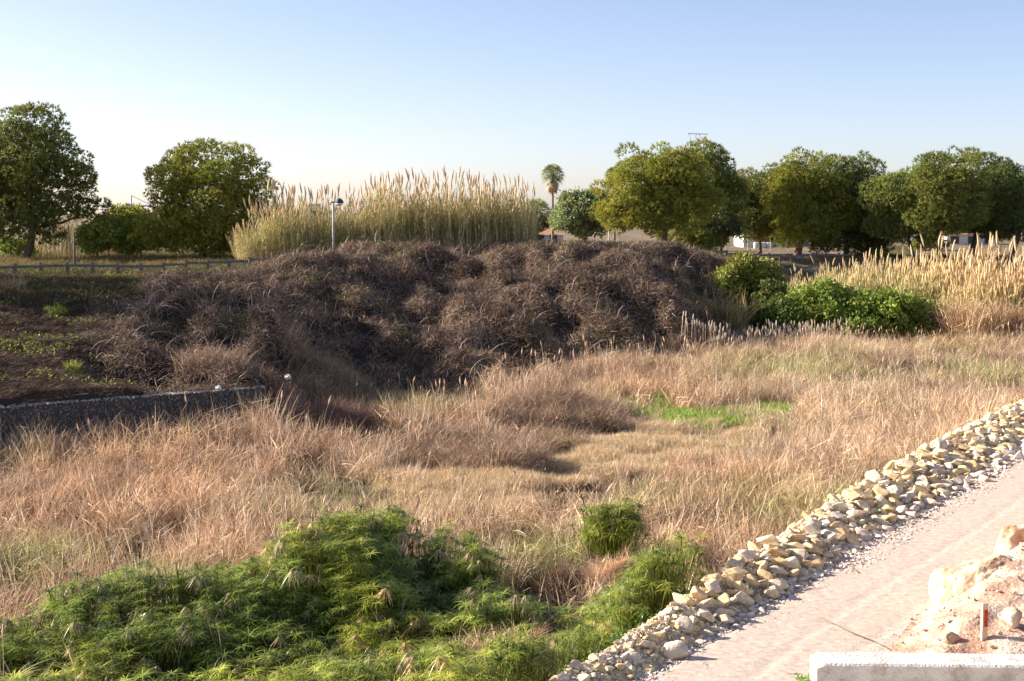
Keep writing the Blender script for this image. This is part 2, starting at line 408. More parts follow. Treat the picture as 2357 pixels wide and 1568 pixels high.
# road sheet
tt = np.arange(-14, 60, .12); ss = np.arange(-.55, 3.2, .1)
TT, SS = np.meshgrid(tt, ss, indexing='ij'); X, Y = from_ts(TT, SS)
Zr = ROAD_Z + .025 * (fbm(X, Y, .9, 3, 2) - .5) - .016 * np.exp(-((SS - .95 + .1 * np.sin(TT * .3)) / .09) ** 2) + .006 * np.exp(-((SS - 1.12 + .1 * np.sin(TT * .3)) / .06) ** 2) - .016 * np.exp(-((SS - 2.0 + .1 * np.sin(TT * .3)) / .1) ** 2) + .012 * (fbm(X, Y, .16, 2, 1) - .5) + .012 * rng.random(X.shape)
Zr = Zr - .05 * smooth((-.35 - SS) / .2)
a, b = X.shape; I = np.arange(a * b).reshape(a, b)
Q = np.stack([I[:-1, :-1], I[:-1, 1:], I[1:, 1:], I[1:, :-1]], -1).reshape(-1, 4)[:, ::-1]
tag(obj('gravel_road', mesh_np('gravel_road', np.stack([X, Y, Zr], -1), Q, None, M['road'], True)), kind='structure')

# clay bank to the right of the road
tt = np.arange(.8, 26, .07); ss = np.arange(1.9, 7.5, .07)
TT, SS = np.meshgrid(tt, ss, indexing='ij'); X, Y = from_ts(TT, SS)
mh = mound_h(TT, SS)
Zm = ROAD_Z + mh + .10 * (fbm(X, Y, .45, 3, 3) - .5) * smooth(mh / .1) + .05 * np.abs(fbm(X, Y, .18, 2, 4) - .5) - .03
a, b = X.shape; I = np.arange(a * b).reshape(a, b)
Q = np.stack([I[:-1, :-1], I[:-1, 1:], I[1:, 1:], I[1:, :-1]], -1).reshape(-1, 4)[:, ::-1]
tag(obj('clay_bank', mesh_np('clay_bank', np.stack([X, Y, Zm], -1), Q, None, M['clay'], True)), kind='structure')

# ------------------------------------------------------------------ rocks
def hull_rock(seed, n=16, sq=(1, .85, .65)):
    r = random.Random(seed); bm = bmesh.new()
    for _ in range(n):
        v = Vector((r.gauss(0, 1), r.gauss(0, 1), r.gauss(0, 1))).normalized()
        p = max(abs(v.x), abs(v.y), abs(v.z)); v = v * (.55 + .45 * r.random()) * (1 / p ** .55)
        bm.verts.new((v.x * sq[0], v.y * sq[1], v.z * sq[2]))
    bmesh.ops.convex_hull(bm, input=bm.verts)
    for v in [v for v in bm.verts if not v.link_faces]: bm.verts.remove(v)
    bmesh.ops.triangulate(bm, faces=bm.faces)
    bm.verts.index_update()
    V = np.array([v.co[:] for v in bm.verts]); T = np.array([[v.index for v in f.verts] for f in bm.faces]); bm.free()
    return V, T, np.ones((len(V), 3))
RP = [hull_rock(i, 13 + i % 6, (1, .6 + .35 * random.random(), .45 + .3 * random.random())) for i in range(16)]
RM = [mesh_np('limestone_rock', *RP[i][:2], None, M['rock']) for i in range(16)]
PEB = [hull_rock(50 + i, 9, (1, .8, .7)) for i in range(6)]
def bevel_mesh(me, w):
    bm = bmesh.new(); bm.from_mesh(me); bmesh.ops.dissolve_limit(bm, angle_limit=R(12), verts=bm.verts, edges=bm.edges)
    bmesh.ops.bevel(bm, geom=bm.edges[:], offset=w, segments=1, affect='EDGES', clamp_overlap=True); bm.to_mesh(me); bm.free(); me.update()
for m_ in RM: bevel_mesh(m_, .07)

YEL, CRM, GRY = (.88, .67, .38), (.89, .77, .56), (.74, .65, .58)
cand = []
for k in range(16000):
    t = -6 + 58 * random.random() ** 1.25; cs = float(crest_s(t)); f = random.random()
    s = -.40 + (cs - .35 + .40) * f
    sz = min(.29, .042 * math.exp(random.gauss(0, .62)) * (1 + .9 * math.sin(math.pi * min(1, f * 1.15))) * (1 + .012 * max(0, t)))
    cand.append((t, s, f, sz))
cand = [(t, s, f, sz * (.62 if t < 3 else 1)) for t, s, f, sz in cand]
for k in range(34):
    t = 3 + 42 * random.random() ** 1.2; f = random.uniform(.3, .9); cs = float(crest_s(t)); cand.append((t, -.4 + (cs + .05) * f, f, random.uniform(.27, .4) * (.8 if t < 8 else 1)))
cand.sort(key=lambda q: -q[3])
placed = []; grid = {}
for t, s, f, sz in cand:
    ok = True
    gi, gj = int(t / .5), int(s / .5)
    for a in (-1, 0, 1):
        for b in (-1, 0, 1):
            for (t2, s2, r2) in grid.get((gi + a, gj + b), []):
                if (t - t2) ** 2 + (s - s2) ** 2 < (.54 * (sz + r2)) ** 2: ok = False; break
    if not ok: continue
    grid.setdefault((gi, gj), []).append((t, s, sz)); placed.append((t, s, sz, f))
def img_size(p):
    x, y = from_ts(p[0], p[1]); return p[2] / y if -.05 < (az_of(x, y)) / 2357 < 1.05 and y > 20 else 0
placed.sort(key=lambda p: -img_size(p))
rub = Soup()
for k, (t, s, sz, f) in enumerate(placed):
    x, y = from_ts(t, s); z = tz(x, y) + sz * .34
    q = random.random(); c = YEL if q < .48 else (CRM if q < .92 else GRY)
    if f < .2: c = GRY if q < .6 else CRM
    c_ = c; v = .86 + .22 * random.random(); c = (c[0] * v, c[1] * v * (.97 + .06 * random.random()), c[2] * v)
    rot = (random.gauss(0, .35), random.gauss(0, .35), random.random() * 6.28)
    if k < 294:
        o = obj('limestone_rock', RM[k % 16], None, (x, y, z), rot, sz); o.color = (*c, 1)
        size = 'large' if sz > .2 else ('medium' if sz > .14 else 'small')
        hue = 'grey' if c_ is GRY else 'yellow' if c_ is YEL else 'cream'
        zone = ('near tip of the rubble bank' if t < 1.5 else 'rubble bank beside the green sedges' if t < 4.5 else 'rubble bank opposite the marked stake' if t < 8 else
                'rubble bank opposite the big boulder' if t < 12 else 'rubble bank past the big boulder' if t < 18 else 'far end of the rubble bank')
        row = 'crest' if f > .7 else ('upper face' if f > .5 else ('lower face' if f > .25 else 'road side foot'))
        form = ('slab-like', 'blocky', 'angular', 'wedge-shaped')[k % 16 // 4]
        tag(o, '%s %s %s rock on the %s, %s' % (size, form, hue, row, zone), 'rock', 'limestone rocks in the rubble bank')
    else:
        pr = RP[k % 16]; m = Matrix.Rotation(rot[2], 3, 'Z') @ Matrix.Rotation(rot[0], 3, 'X') @ Matrix.Rotation(rot[1], 3, 'Y')
        rub.copies(pr, np.array([np.array(m) * sz]), np.array([[x, y, z]]), np.array([c]))
tag(obj('limestone_rubble', rub.mesh('limestone_rubble', M['rockv'])), 'loose small yellow and cream limestone rubble filling the bank by the road', 'rubble', kind='stuff')
# gravel strip
gr = Soup(); n = 42000
t = -6 + 58 * rng.random(n) ** 1.5; f = rng.random(n)
s = .04 + .30 * rng.normal(0, 1, n) - .30
s = np.where((t < 4) & (rng.random(n) < .5), -rng.random(n) * 1.7, s); bq = (rng.random(n) < .34); s = np.where(bq, -.3 + (crest_s(t) + .2) * rng.random(n), s); s = np.where((rng.random(n) < .3) & ~bq, rng.random(n) ** 1.3 * 2.5 - .2, s)
sz = .022 + .032 * rng.random(n) ** 2 + .012 * (t > 8); sz = np.where(s > .15, sz * .55, sz); sz = np.where(s < -.3, sz * 1.25, sz)
x, y = from_ts(t, s); z = np.maximum(terrain(x, y), ROAD_Z - .03) + sz * .3
cc = col_mix((.58, .49, .45), (.80, .68, .60), rng.random(n)) * (.8 + .4 * rng.random((n, 1)))
cc = np.where((rng.random(n) < .12)[:, None], np.array([[.42, .31, .25]]), cc); cc = np.where((s < -.6)[:, None], col_mix((.80, .62, .38), (.86, .76, .58), rng.random(n)), cc)
for i in range(6):
    k = np.arange(i, n, 6); gr.copies(PEB[i], rots(len(k), scale=sz[k], tilt=.5), np.stack([x[k], y[k], z[k]], 1), cc[k])
tag(obj('gravel', gr.mesh('gravel', M['rockv'])), 'crushed pinkish grey gravel strip along the road edge', 'gravel', kind='stuff')

def big_rock(name, label, c, rad, seed, mat, sub=4, rz=0, amp=.22, cat='boulder'):
    bm = bmesh.new(); bmesh.ops.create_icosphere(bm, subdivisions=sub, radius=1)
    r = random.Random(seed); planes = [(Vector((r.gauss(0, 1), r.gauss(0, 1), r.gauss(0, .8))).normalized(), .62 + .25 * r.random()) for _ in range(11)]
    from mathutils import noise
    for v in bm.verts:
        p = v.co.copy()
        for nrm, d in planes:
            q = p.dot(nrm)
            if q > d: p -= nrm * (q - d) * .93
        n_ = noise.fractal(p * 2.2 + Vector((seed, 0, 0)), 1., 2., 5); p *= 1 + amp * .35 * n_
        v.co = Vector((p.x * rad[0], p.y * rad[1], p.z * rad[2]))
    me = bpy.data.meshes.new(name); bm.to_mesh(me); bm.free(); me.materials.append(mat)
    o = obj(name, me, None, c, (0, 0, rz)); tag(o, label, cat); return o
b1 = at_y(2268, 1368, 26.4); big_rock('boulder', 'big pale cream and ochre boulder on the clay bank behind the marked stake', b1, (1.12, .95, .78), 3, M['boulder'], 5, .4, .3)
b2 = at_y(2362, 1262, 30.4); big_rock('boulder', 'reddish cream boulder at the right picture edge above the bigger boulder', b2, (.72, .8, .68), 8, M['boulder'], 5, 1.1, .3)
for px, py, r_, z, lab in ((1505, 1478, .30, 2.0, 'grey cream slab-like boulder tilted against the green sedges at the near rubble end'),
                           (1555, 1500, .24, 2.1, 'rounded cream boulder beside the tilted slab at the near rubble end'),
                           (1575, 1440, .2, 2.2, 'tan boulder at the foot of the straw mound by the rubble bank'),
                           (1455, 1520, .2, 2.1, 'pinkish cream block at the bottom tip of the rubble bank'),
                           (2190, 1470, .16, 2.35, 'small white stone in the clay left of the marked stake'),
                           (2330, 1420, .2, 2.7, 'white lumpy stone in the clay right of the marked stake')):
    p = at_z(px, py, z); big_rock('boulder', lab, p, (r_, r_ * .8, r_ * .85), int(px), M['boulder'] if px > 2000 else noisy_mat('block_stone', (.5, .42, .33), (.76, .66, .52), 3., 6, .9, .5, 15.), 3, px, .2, 'rock')
# clods on the clay bank
cl = Soup(); n = 1500; t = 1 + 20 * rng.random(n) ** 1.3; s = 1.9 + 4.6 * rng.random(n)
x, y = from_ts(t, s); z = ROAD_Z + mound_h(t, s); sz = .015 + .06 * rng.random(n) ** 4
cc = col_mix((.5, .33, .24), (.8, .68, .55), rng.random(n))
for i in range(6):
    k = np.arange(i, n, 6); cl.copies(PEB[i], rots(len(k), scale=sz[k], tilt=.5), np.stack([x[k], y[k], z[k]], 1), cc[k])
tag(obj('clay_clods', cl.mesh('clay_clods', M['rockv'])), 'crumbled clay clods and pebbles on the bank right of the road', 'clods', kind='stuff')

# ------------------------------------------------------------------ concrete block at the lower right
def barrier():
    Lh = 3.4; S = []
    prof = [(-.33, -.0), (-.33, .78), (-.30, .81), (.24, .81), (.27, .78), (.27, 0)]
    bm = bmesh.new(); nseg = 60; rings = []
    from mathutils import noise
    for i in range(nseg + 1):
        xx = Lh * 2 * i / nseg; e = .05 if i in (0, nseg) else 0; ring = []
        for j, (yy, zz) in enumerate(prof):
            q = 1 - e * .5
            p = Vector((xx, yy * q, zz - (e if zz > .5 else 0))); n_ = noise.noise(p * 5) * .004
            if j in (1, 2, 3, 4): p.z += n_; p.y += n_ * .6
            ring.append(bm.verts.new(p))
        rings.append(ring)
    for a, b in zip(rings, rings[1:]):
        for j in range(len(prof) - 1): bm.faces.new((a[j], a[j + 1], b[j + 1], b[j]))
    bm.faces.new(rings[0]); bm.faces.new(rings[-1][::-1])
    me = bpy.data.meshes.new('concrete_barrier'); bmesh.ops.recalc_face_normals(bm, faces=bm.faces); bm.to_mesh(me); bm.free(); me.materials.append(M['concrete'])
    p = at_z(1872, 1512, 2.81); o = obj('concrete_barrier', me, None, (p[0], p[1], 2.0), (0, 0, R(-2.0)))
    tag(o, 'whitish concrete barrier block along the bottom right edge', 'barrier')
barrier()

# survey stake
st = at_z(2264, 1474, ROAD_Z + .36); zb = st[2]
stake = empty('survey_stake', (st[0], st[1], zb - .12), R(14)); tag(stake, 'upright timber survey stake with red marking in the clay bank', 'stake')
S = Soup(); box(S, (0, 0, .38), (.10, .055, .76), (1, 1, 1)); o = obj('post', S.mesh('post', M['stake']), stake)
S = Soup(); box(S, (.012, -.0305, .50), (.068, .004, .30), (1, 1, 1)); obj('painted_mark', S.mesh('painted_mark', M['red']), stake)
fc = bpy.data.curves.new('survey_marking', 'FONT'); fc.body = '0+725'; fc.size = .085; fc.extrude = .001; fc.align_x = 'CENTER'; fc.align_y = 'CENTER'
to = bpy.data.objects.new('survey_marking', fc); COL.objects.link(to); bpy.context.view_layer.update()
me = bpy.data.meshes.new_from_object(to); bpy.data.objects.remove(to); me.materials.clear(); me.materials.append(M['ink'])
obj('survey_marking', me, stake, (.012, -.034, .50), (R(90), R(90), 0), (1.25, .75, 1))

# thin wire across the road
S = Soup(); pts = []
for k in range(16):
    f = k / 15; p = at_z(1880 + 150 * f, 1428 + 66 * f, ROAD_Z + .02); pts.append(p + np.array([0, .0 + .12 * math.sin(f * 3.1), .05 + .02 * math.sin(f * 9)]))
tube(S, pts, .008, (.22, .16, .12), 4)
tube(S, [p + np.array([.02, -.03 + .05 * math.sin(i * .5), .0]) for i, p in enumerate(pts[5:])], .006, (.22, .16, .12), 4)
tag(obj('wire', S.mesh('wire', M['dryv'])), 'thin rusty wire lying across the pale gravel road', 'wire')

# ------------------------------------------------------------------ dry grass clumps
DRY = [(.74, .57, .41), (.64, .46, .32), (.82, .69, .53), (.50, .34, .24), (.74, .61, .42), (.34, .22, .155), (.24, .155, .11)]
def dry_clump(seed, n=52, h=1.25, r=.38, messy=.35, w=.022):
    q = random.Random(seed); S = Soup(); lean0 = q.random() * 6.28
    for i in range(n):
        rr = r * math.sqrt(q.random()); a = q.random() * 6.28; p = (rr * math.cos(a), rr * math.sin(a), -.05)
        c = np.array(q.choice(DRY)) * (.75 + .4 * q.random())
        if q.random() < messy:      # broken or fallen blade
            p = (p[0], p[1], h * q.random() * .75); blade(S, p, q.random() * 6.28, q.uniform(.7, 1.5), q.uniform(0, .7), h * q.uniform(.3, .7), w * 1.2, c * 1.05, 3, q.random() * 6.28)
        else:
            az = lean0 + q.gauss(0, 1.0)
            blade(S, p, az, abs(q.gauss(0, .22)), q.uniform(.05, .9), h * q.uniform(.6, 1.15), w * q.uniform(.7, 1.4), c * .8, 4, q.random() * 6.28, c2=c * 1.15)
    return S.mesh('dry_grass_clump', M['dry_i'])
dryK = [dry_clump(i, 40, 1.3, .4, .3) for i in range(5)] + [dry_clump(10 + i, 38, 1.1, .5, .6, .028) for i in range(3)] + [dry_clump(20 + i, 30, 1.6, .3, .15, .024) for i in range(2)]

def region_points(n, x0, x1, y0, y1, margin=300):
    x = x0 + (x1 - x0) * rng.random(n); y = y0 + (y1 - y0) * rng.random(n)
    az = az_of(x, y); k = (az > -margin) & (az < 2357 + margin); return x[k], y[k]
x, y = region_points(98000, -42, 50, 22, 106)
z = terrain(x, y); zb_ = base_z(x, y); t_, s_ = road_ts(x, y)
bed = (zb_ < .62) & (z < 1.15) & ~((s_ > crest_s(t_) - .9) & (t_ > -8) & (t_ < 60))
x, y, z = x[bed], y[bed], z[bed]
sedge = in_poly(x, y, Z_SEDGE); gold = jin(x, y, Z_GOLD); grn = jin(x, y, Z_GREEN, .8); weed = jin(x, y, Z_WEED) | jin(x, y, Z_WEED2)
dens = .30 + .7 * fbm(x, y, 3.2, 3, 1)
dens = np.where(fbm(x, y, 2.4, 2, 7) < .36, .12, dens)
keep = rng.random(len(x)) < dens * np.where(gold, .16, 1) * np.where(grn, .22, 1) * np.where(weed, .30, 1) * np.where(sedge, .05, 1) * np.interp(y, [22, 40, 80], [1.15, 1.0, .85])
xg, yg, zg = x[keep], y[keep], z[keep]; n = len(xg)
dirf = fbm(xg, yg, 5., 2, 3) * 12; til = .10 + .65 * smooth((fbm(xg + 50, yg, 3.5, 2, 4) - .42) / .25)
rot = np.stack([til * np.cos(dirf) + rng.normal(0, .08, n), til * np.sin(dirf) + rng.normal(0, .08, n), rng.random(n) * 6.28], 1)
warm = fbm(xg, yg, 6., 3, 5)
tint = col_mix((1.06, 1.02, .96), (1.03, .92, .82), smooth((warm - .35) / .3)) * (.8 + .35 * rng.random((n, 1))) * (.8 + .4 * smooth((fbm(xg, yg, 1.5, 2, 6) - .35) / .3))[:, None]
grt = np.zeros(n)
for (px, py, r_) in ((800, 1130, 1.8), (1880, 1200, 2.2), (70, 1300, 1.8), (960, 940, 2.5), (2330, 870, 5), (1480, 1150, 1.5), (1280, 1290, 2), (1850, 860, 5)):
    p = at_z(px, py, .8); grt = np.maximum(grt, np.exp(-(((xg - p[0]) / r_) ** 2 + ((yg - p[1]) / (r_ * 1.3)) ** 2)) * (.3 + .7 * rng.random(n)))
grt = np.maximum(grt, smooth((fbm(xg, yg, 4, 3, 6) - .62) / .1) * rng.random(n) * .5)
tint = col_mix(tint, (.62, .92, .42), np.clip(grt, 0, .9)) if False else tint * (1 - grt[:, None]) + np.array([[.58, .86, .40]]) * grt[:, None]
scl = (.72 + .5 * fbm(xg, yg, 5, 2, 2)) * (.8 + .4 * rng.random(n)) * np.interp(yg, [25, 60, 95], [.95, 1.0, 1.05]) * (1 + .38 * np.exp(-((-((xg - GA[0]) * ng[0] + (yg - GA[1]) * ng[1]) + 2.2) / 2.) ** 2) * (az_of(xg, yg) < 640))
cc_ = np.zeros(n)
for (px, py, r_) in ((1000, 1170, 4.5), (1250, 1130, 4.5), (1450, 1080, 5), (1640, 1030, 5), (1600, 985, 4), (1480, 990, 4)):
    p = at_z(px, py, .4); cc_ = np.maximum(cc_, np.exp(-(((xg - p[0]) / r_) ** 2 + ((yg - p[1]) / 3.2) ** 2)))
scl = scl * (1 - .5 * cc_)
kill = np.zeros(n, bool)
for (px, py, r_, ry_) in ((1432, 1370, 1.0, 2.2), (1295, 1385, .7, 2.0), (1190, 1530, 1.5, 1.6), (1590, 1420, .8, 1.6), (1412, 1300, .6, 1.2), (1340, 1510, .9, 1.4), (1600, 1360, .6, 1.5), (770, 1000, 2.5, 4), (500, 1000, 1.3, 3), (1275, 990, 2.6, 4)):
    p = at_z(px, py, .5); kill |= ((xg - p[0]) / r_) ** 2 + ((yg - p[1]) / ry_) ** 2 < 1
kk = ~kill; xg, yg, zg, rot, scl, tint = xg[kk], yg[kk], zg[kk], rot[kk], scl[kk], tint[kk]
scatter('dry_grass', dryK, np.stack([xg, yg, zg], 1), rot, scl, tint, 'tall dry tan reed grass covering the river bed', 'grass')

# coarse pale reeds standing and lying over the finer grass
def coarse(seed):
    q = random.Random(seed); S = Soup()
    for i in range(11):
        a = q.random() * 6.28; rr = .5 * q.random(); c = np.array(q.choice(((.84, .72, .56), (.78, .62, .44), (.66, .48, .33)))) * q.uniform(.85, 1.1)
        fl = q.random() < .4
        blade(S, (rr * math.cos(a), rr * math.sin(a), q.uniform(.5, .9) if fl else 0), q.random() * 6.28, q.uniform(.8, 1.5) if fl else abs(q.gauss(0, .3)), q.uniform(.1, .9), q.uniform(.8, 1.3) if fl else q.uniform(1.3, 1.9), q.uniform(.028, .045), c, 4, q.random() * 6.28)
    if q.random() < .5:
        a = q.random() * 6.28; tp = np.array([.25 * math.cos(a), .25 * math.sin(a), 1.75]); tube(S, [(0, 0, 0), tp * [.4, .4, .5], tp], .007, (.7, .55, .38), 3); tube(S, [tp, tp + [0.02, 0, .12], tp + [.05, 0, .3]], [.01, .035, .004], (.66, .47, .33), 4)
    return S.mesh('coarse_reed_clump', M['dry_i'])
kc = rng.random(len(xg)) < .16 * (1 - 0.0) * smooth((fbm(xg, yg, 4, 2, 1) - .3) / .3) + .03; nc = int(kc.sum())
scatter('coarse_reeds', [coarse(700 + i) for i in range(6)], np.stack([xg[kc], yg[kc], zg[kc]], 1), np.stack([rot[kc, 0] * .6, rot[kc, 1] * .6, rng.random(nc) * 6.28], 1), scl[kc] * .95, np.ones((nc, 3)) * (.85 + .3 * rng.random((nc, 1))),
        'coarse pale reed stems standing and lying among the dry grass', 'reeds')

# low golden mat
def mat_clump(seed, cols, h=.28, n=90, r=.4, w=.012):
    q = random.Random(seed); S = Soup()
    for i in range(n):
        rr = r * math.sqrt(q.random()); a = q.random() * 6.28
        c = np.array(q.choice(cols)) * (.8 + .4 * q.random())
        blade(S, (rr * math.cos(a), rr * math.sin(a), -.02), q.random() * 6.28, q.uniform(0, .9), q.uniform(.2, 1.2), h * q.uniform(.5, 1.2), w, c, 2, q.random() * 6.28)
    return S.mesh('low_grass_clump', M['dry_i'])
goldK = [mat_clump(i, [(.80, .62, .38), (.88, .72, .48), (.66, .48, .28), (.46, .33, .2)]) for i in range(4)]
xs, ys = region_points(60000, -16, 30, 40, 75); k = jin(xs, ys, Z_GOLD, 2.0); xs, ys = xs[k], ys[k]; n = len(xs)
nz = fbm(xs, ys, 1.6, 2, 4)
scatter('golden_grass', goldK, np.stack([xs, ys, terrain(xs, ys) + .22 * smooth((nz - .35) / .3)], 1), np.stack([rng.normal(0, .15, n), rng.normal(0, .15, n), rng.random(n) * 6.28], 1),
        .6 + .8 * nz, np.ones((n, 3)) * (.8 + .35 * rng.random((n, 1))), 'low matted golden grass in the middle of the river bed', 'grass')

# bright green low plants
def leafy_clump(seed, cols, h=.3, n=60, r=.35, ls=.07, mat='green_i'):
    q = random.Random(seed); S = Soup()
    for i in range(n):
        rr = r * math.sqrt(q.random()); a = q.random() * 6.28; zz = h * q.random()
        c = np.array(q.choice(cols)) * (.75 + .5 * q.random())
        blade(S, (rr * math.cos(a), rr * math.sin(a), zz), q.random() * 6.28, q.uniform(.5, 1.4), q.uniform(0, .5), ls * q.uniform(1, 2), ls, c, 2)
    return S.mesh('leafy_clump', M[mat])
grnK = [mat_clump(i + 50, [(.34, .46, .08), (.42, .55, .11), (.24, .33, .07)], .34, 70, .4, .03) for i in range(3)]
xs, ys = region_points(30000, -5, 25, 50, 85); k = jin(xs, ys, Z_GREEN, .8) & (rng.random(len(xs)) < smooth((fbm(xs, ys, 1.8, 3, 2) - .40) / .14) * .55); xs, ys = xs[k], ys[k]; n = len(xs)
scatter('green_ground_cover', grnK, np.stack([xs, ys, terrain(xs, ys) + .05], 1), np.stack([np.zeros(n), np.zeros(n), rng.random(n) * 6.28], 1),
        .8 + .7 * rng.random(n), np.ones((n, 3)) * (.8 + .5 * rng.random((n, 1))), 'patch of bright green low plants among the dry reeds', 'ground cover')

# brown dry weeds
def twig_clump(seed, n=46, r=.55, h=.9, cols=((.34, .25, .2), (.26, .18, .14), (.42, .33, .27)), arch=1.4, w=.014, leaf=0, lc=(.10, .14, .04), segs=5, mat='twig_i', ls=.045):
    q = random.Random(seed); S = Soup()
    for i in range(n):
        rr = r * math.sqrt(q.random()); a = q.random() * 6.28
        c = np.array(q.choice(cols)) * (.75 + .5 * q.random())
        blade(S, (rr * math.cos(a), rr * math.sin(a), -.1 + h * .3 * q.random()), q.random() * 6.28, q.uniform(0, 1.0), q.uniform(.3, 1) * arch, h * q.uniform(.6, 1.5), w * q.uniform(.7, 1.6), c, segs, q.random() * 6.28, tipw=w * .3)
    for i in range(leaf):
        rr = r * math.sqrt(q.random()); a = q.random() * 6.28
        blade(S, (rr * math.cos(a), rr * math.sin(a), h * q.uniform(.1, .65)), q.random() * 6.28, q.uniform(.3, 1.6), .3, ls * 2, ls, np.array(lc) * q.uniform(.6, 1.6), 1)
    return S.mesh('twig_clump', M[mat])
weedK = [twig_clump(i, 80, .45, .75, ((.40, .29, .21), (.30, .20, .145), (.50, .39, .29)), 1.6, .011, 40, (.44, .32, .23), 4) for i in range(4)]
xs, ys = region_points(42000, -25, 40, 38, 96); k = (jin(xs, ys, Z_WEED) | jin(xs, ys, Z_WEED2)) & (rng.random(len(xs)) < .55); xs, ys = xs[k], ys[k]; n = len(xs)
nz = fbm(xs, ys, 2.2, 2, 5)
scatter('dry_weeds', weedK, np.stack([xs, ys, terrain(xs, ys) + .35 * smooth((nz - .4) / .3)], 1), np.stack([rng.normal(0, .2, n), rng.normal(0, .2, n), rng.random(n) * 6.28], 1),
        .6 + .7 * nz, np.array([[1., .96, .9]]) * (.7 + .55 * rng.random((n, 1))), 'grey brown withered weeds in the middle of the river bed', 'weeds')

# ------------------------------------------------------------------ umbrella sedge in the foreground
SG = [(.25, .31, .05), (.35, .41, .065), (.10, .135, .03), (.48, .52, .12)]
def sedge_clump(seed, n=9, r=.34, h=1.1, dead=.07, fill=14):
    q = random.Random(seed); S = Soup()
    for i in range(n):
        rr = r * math.sqrt(q.random()); a = q.random() * 6.28; az = a + q.gauss(0, .5); ln = q.uniform(.05, .35); hh = h * q.uniform(.75, 1.1)
        p0 = np.array([rr * math.cos(a) * .5, rr * math.sin(a) * .5, 0]); top = p0 + np.array([math.cos(az) * math.sin(ln), math.sin(az) * math.sin(ln), math.cos(ln)]) * hh
        c = np.array(q.choice(SG)) * q.uniform(.8, 1.25)
        tube(S, [p0, top], .008, c * .9, 3)
        isd = q.random() < dead; m = q.randint(13, 18); L = q.uniform(.26, .42)
        if isd: c = np.array((.50, .38, .22)) * q.uniform(.8, 1.2)
        for k in range(m):
            t = 6.283 * k / m + q.gauss(0, .12)
            lean = q.uniform(.9, 1.5) if not isd else q.uniform(2.0, 2.7); b = q.uniform(.6, 1.5) if not isd else .4
            blade(S, top, t, lean, b, L * q.uniform(.75, 1.15), .021, c * q.uniform(.85, 1.15), 3)
    for i in range(fill):
        rr = r * math.sqrt(q.random()); a = q.random() * 6.28; c = np.array(q.choice(SG)) * q.uniform(.5, 1)  # low fill blades darkened, painting shade into the hollows
        blade(S, (rr * math.cos(a), rr * math.sin(a), h * q.random() * .6), q.random() * 6.28, q.uniform(0, .9), .8, .45, .014, c, 3, q.random() * 6.28)
    return S.mesh('sedge_clump', M['green_i'])
sedK = [sedge_clump(i, 9, .36, 1.1, .06) for i in range(5)] + [sedge_clump(9, 8, .36, 1.1, .35)]
x, y = region_points(9500, -16, 8, 18.5, 36, 500)
k = in_poly(x, y, Z_SEDGE) & (terrain(x, y) < 1.5)
x, y = x[k], y[k]
def sedge_h(x, y):
    h = .6 + 1.2 * fbm(x, y, 1.4, 3, 2)
    for px, py, hh, r_ in ((850, 1310, 1.15, 1.8), (700, 1370, .8, 1.5), (420, 1440, .4, 1.6), (1560, 1400, .35, 1.3), (1100, 1330, .5, 1.0), (200, 1440, .35, 2.0)):
        p = at_z(px, py, 1.4); h = h + hh * np.exp(-(((x - p[0]) ** 2 + (y - p[1]) ** 2) / r_ ** 2))
    for px, py, r_ in ((965, 1375, .9), (1010, 1430, .6), (60, 1560, .8), (330, 1560, .5), (680, 1540, .6), (760, 1480, .5), (1180, 1400, .45), (900, 1520, .7), (450, 1560, .6), (1250, 1490, .8), (1100, 1490, .5)):
        p = at_z(px, py, 1.0); h = h - .75 * np.exp(-(((x - p[0]) ** 2 + (y - p[1]) ** 2) / r_ ** 2))
    return np.clip(h, .35, 3)
for px, py, r_, ry_ in ((1205, 1590, .95, 2.4), (1345, 1560, .5, 1.6), (1300, 1400, .6, 1.3), (1445, 1420, .95, 1.9), (1600, 1420, .6, 1.)):
    p = at_z(px, py, .6); kk = ((x - p[0]) / r_) ** 2 + ((y - p[1]) / ry_) ** 2 > 1; x, y = x[kk], y[kk]
hh = sedge_h(x, y); n = len(x)
k = rng.random(n) < .42; x, y, hh = x[k], y[k], hh[k]; n = len(x)
zt = terrain(x, y); s_ = np.clip(.78 + .25 * rng.random(n), 0, 1)
tint = col_mix((.88, .95, .92), (1.22, 1.15, .9), smooth((fbm(x, y, 2., 2, 5) - .4) / .3)) * (.65 + .6 * rng.random((n, 1)))
P = np.stack([x, y, zt + np.maximum(0, hh - 1.1) + rng.normal(0, .08, n) - np.maximum(0, 1.1 - hh)], 1)
scatter('umbrella_sedge', sedK, P, np.stack([rng.normal(0, .12, n), rng.normal(0, .12, n), rng.random(n) * 6.28], 1), s_, tint,
        'mass of green umbrella sedge growing along the bottom of the picture', 'sedge')
# the undergrowth that carries the tallest part of the mass
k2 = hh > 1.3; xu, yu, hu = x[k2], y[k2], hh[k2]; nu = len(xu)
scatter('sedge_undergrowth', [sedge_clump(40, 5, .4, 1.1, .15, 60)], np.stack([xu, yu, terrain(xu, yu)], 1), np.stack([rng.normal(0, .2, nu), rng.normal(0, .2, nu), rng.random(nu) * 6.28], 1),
        .9 + .2 * rng.random(nu), np.tile([.8, .8, .7], (nu, 1)), 'shaded sedge stems under the foreground mass', 'sedge')
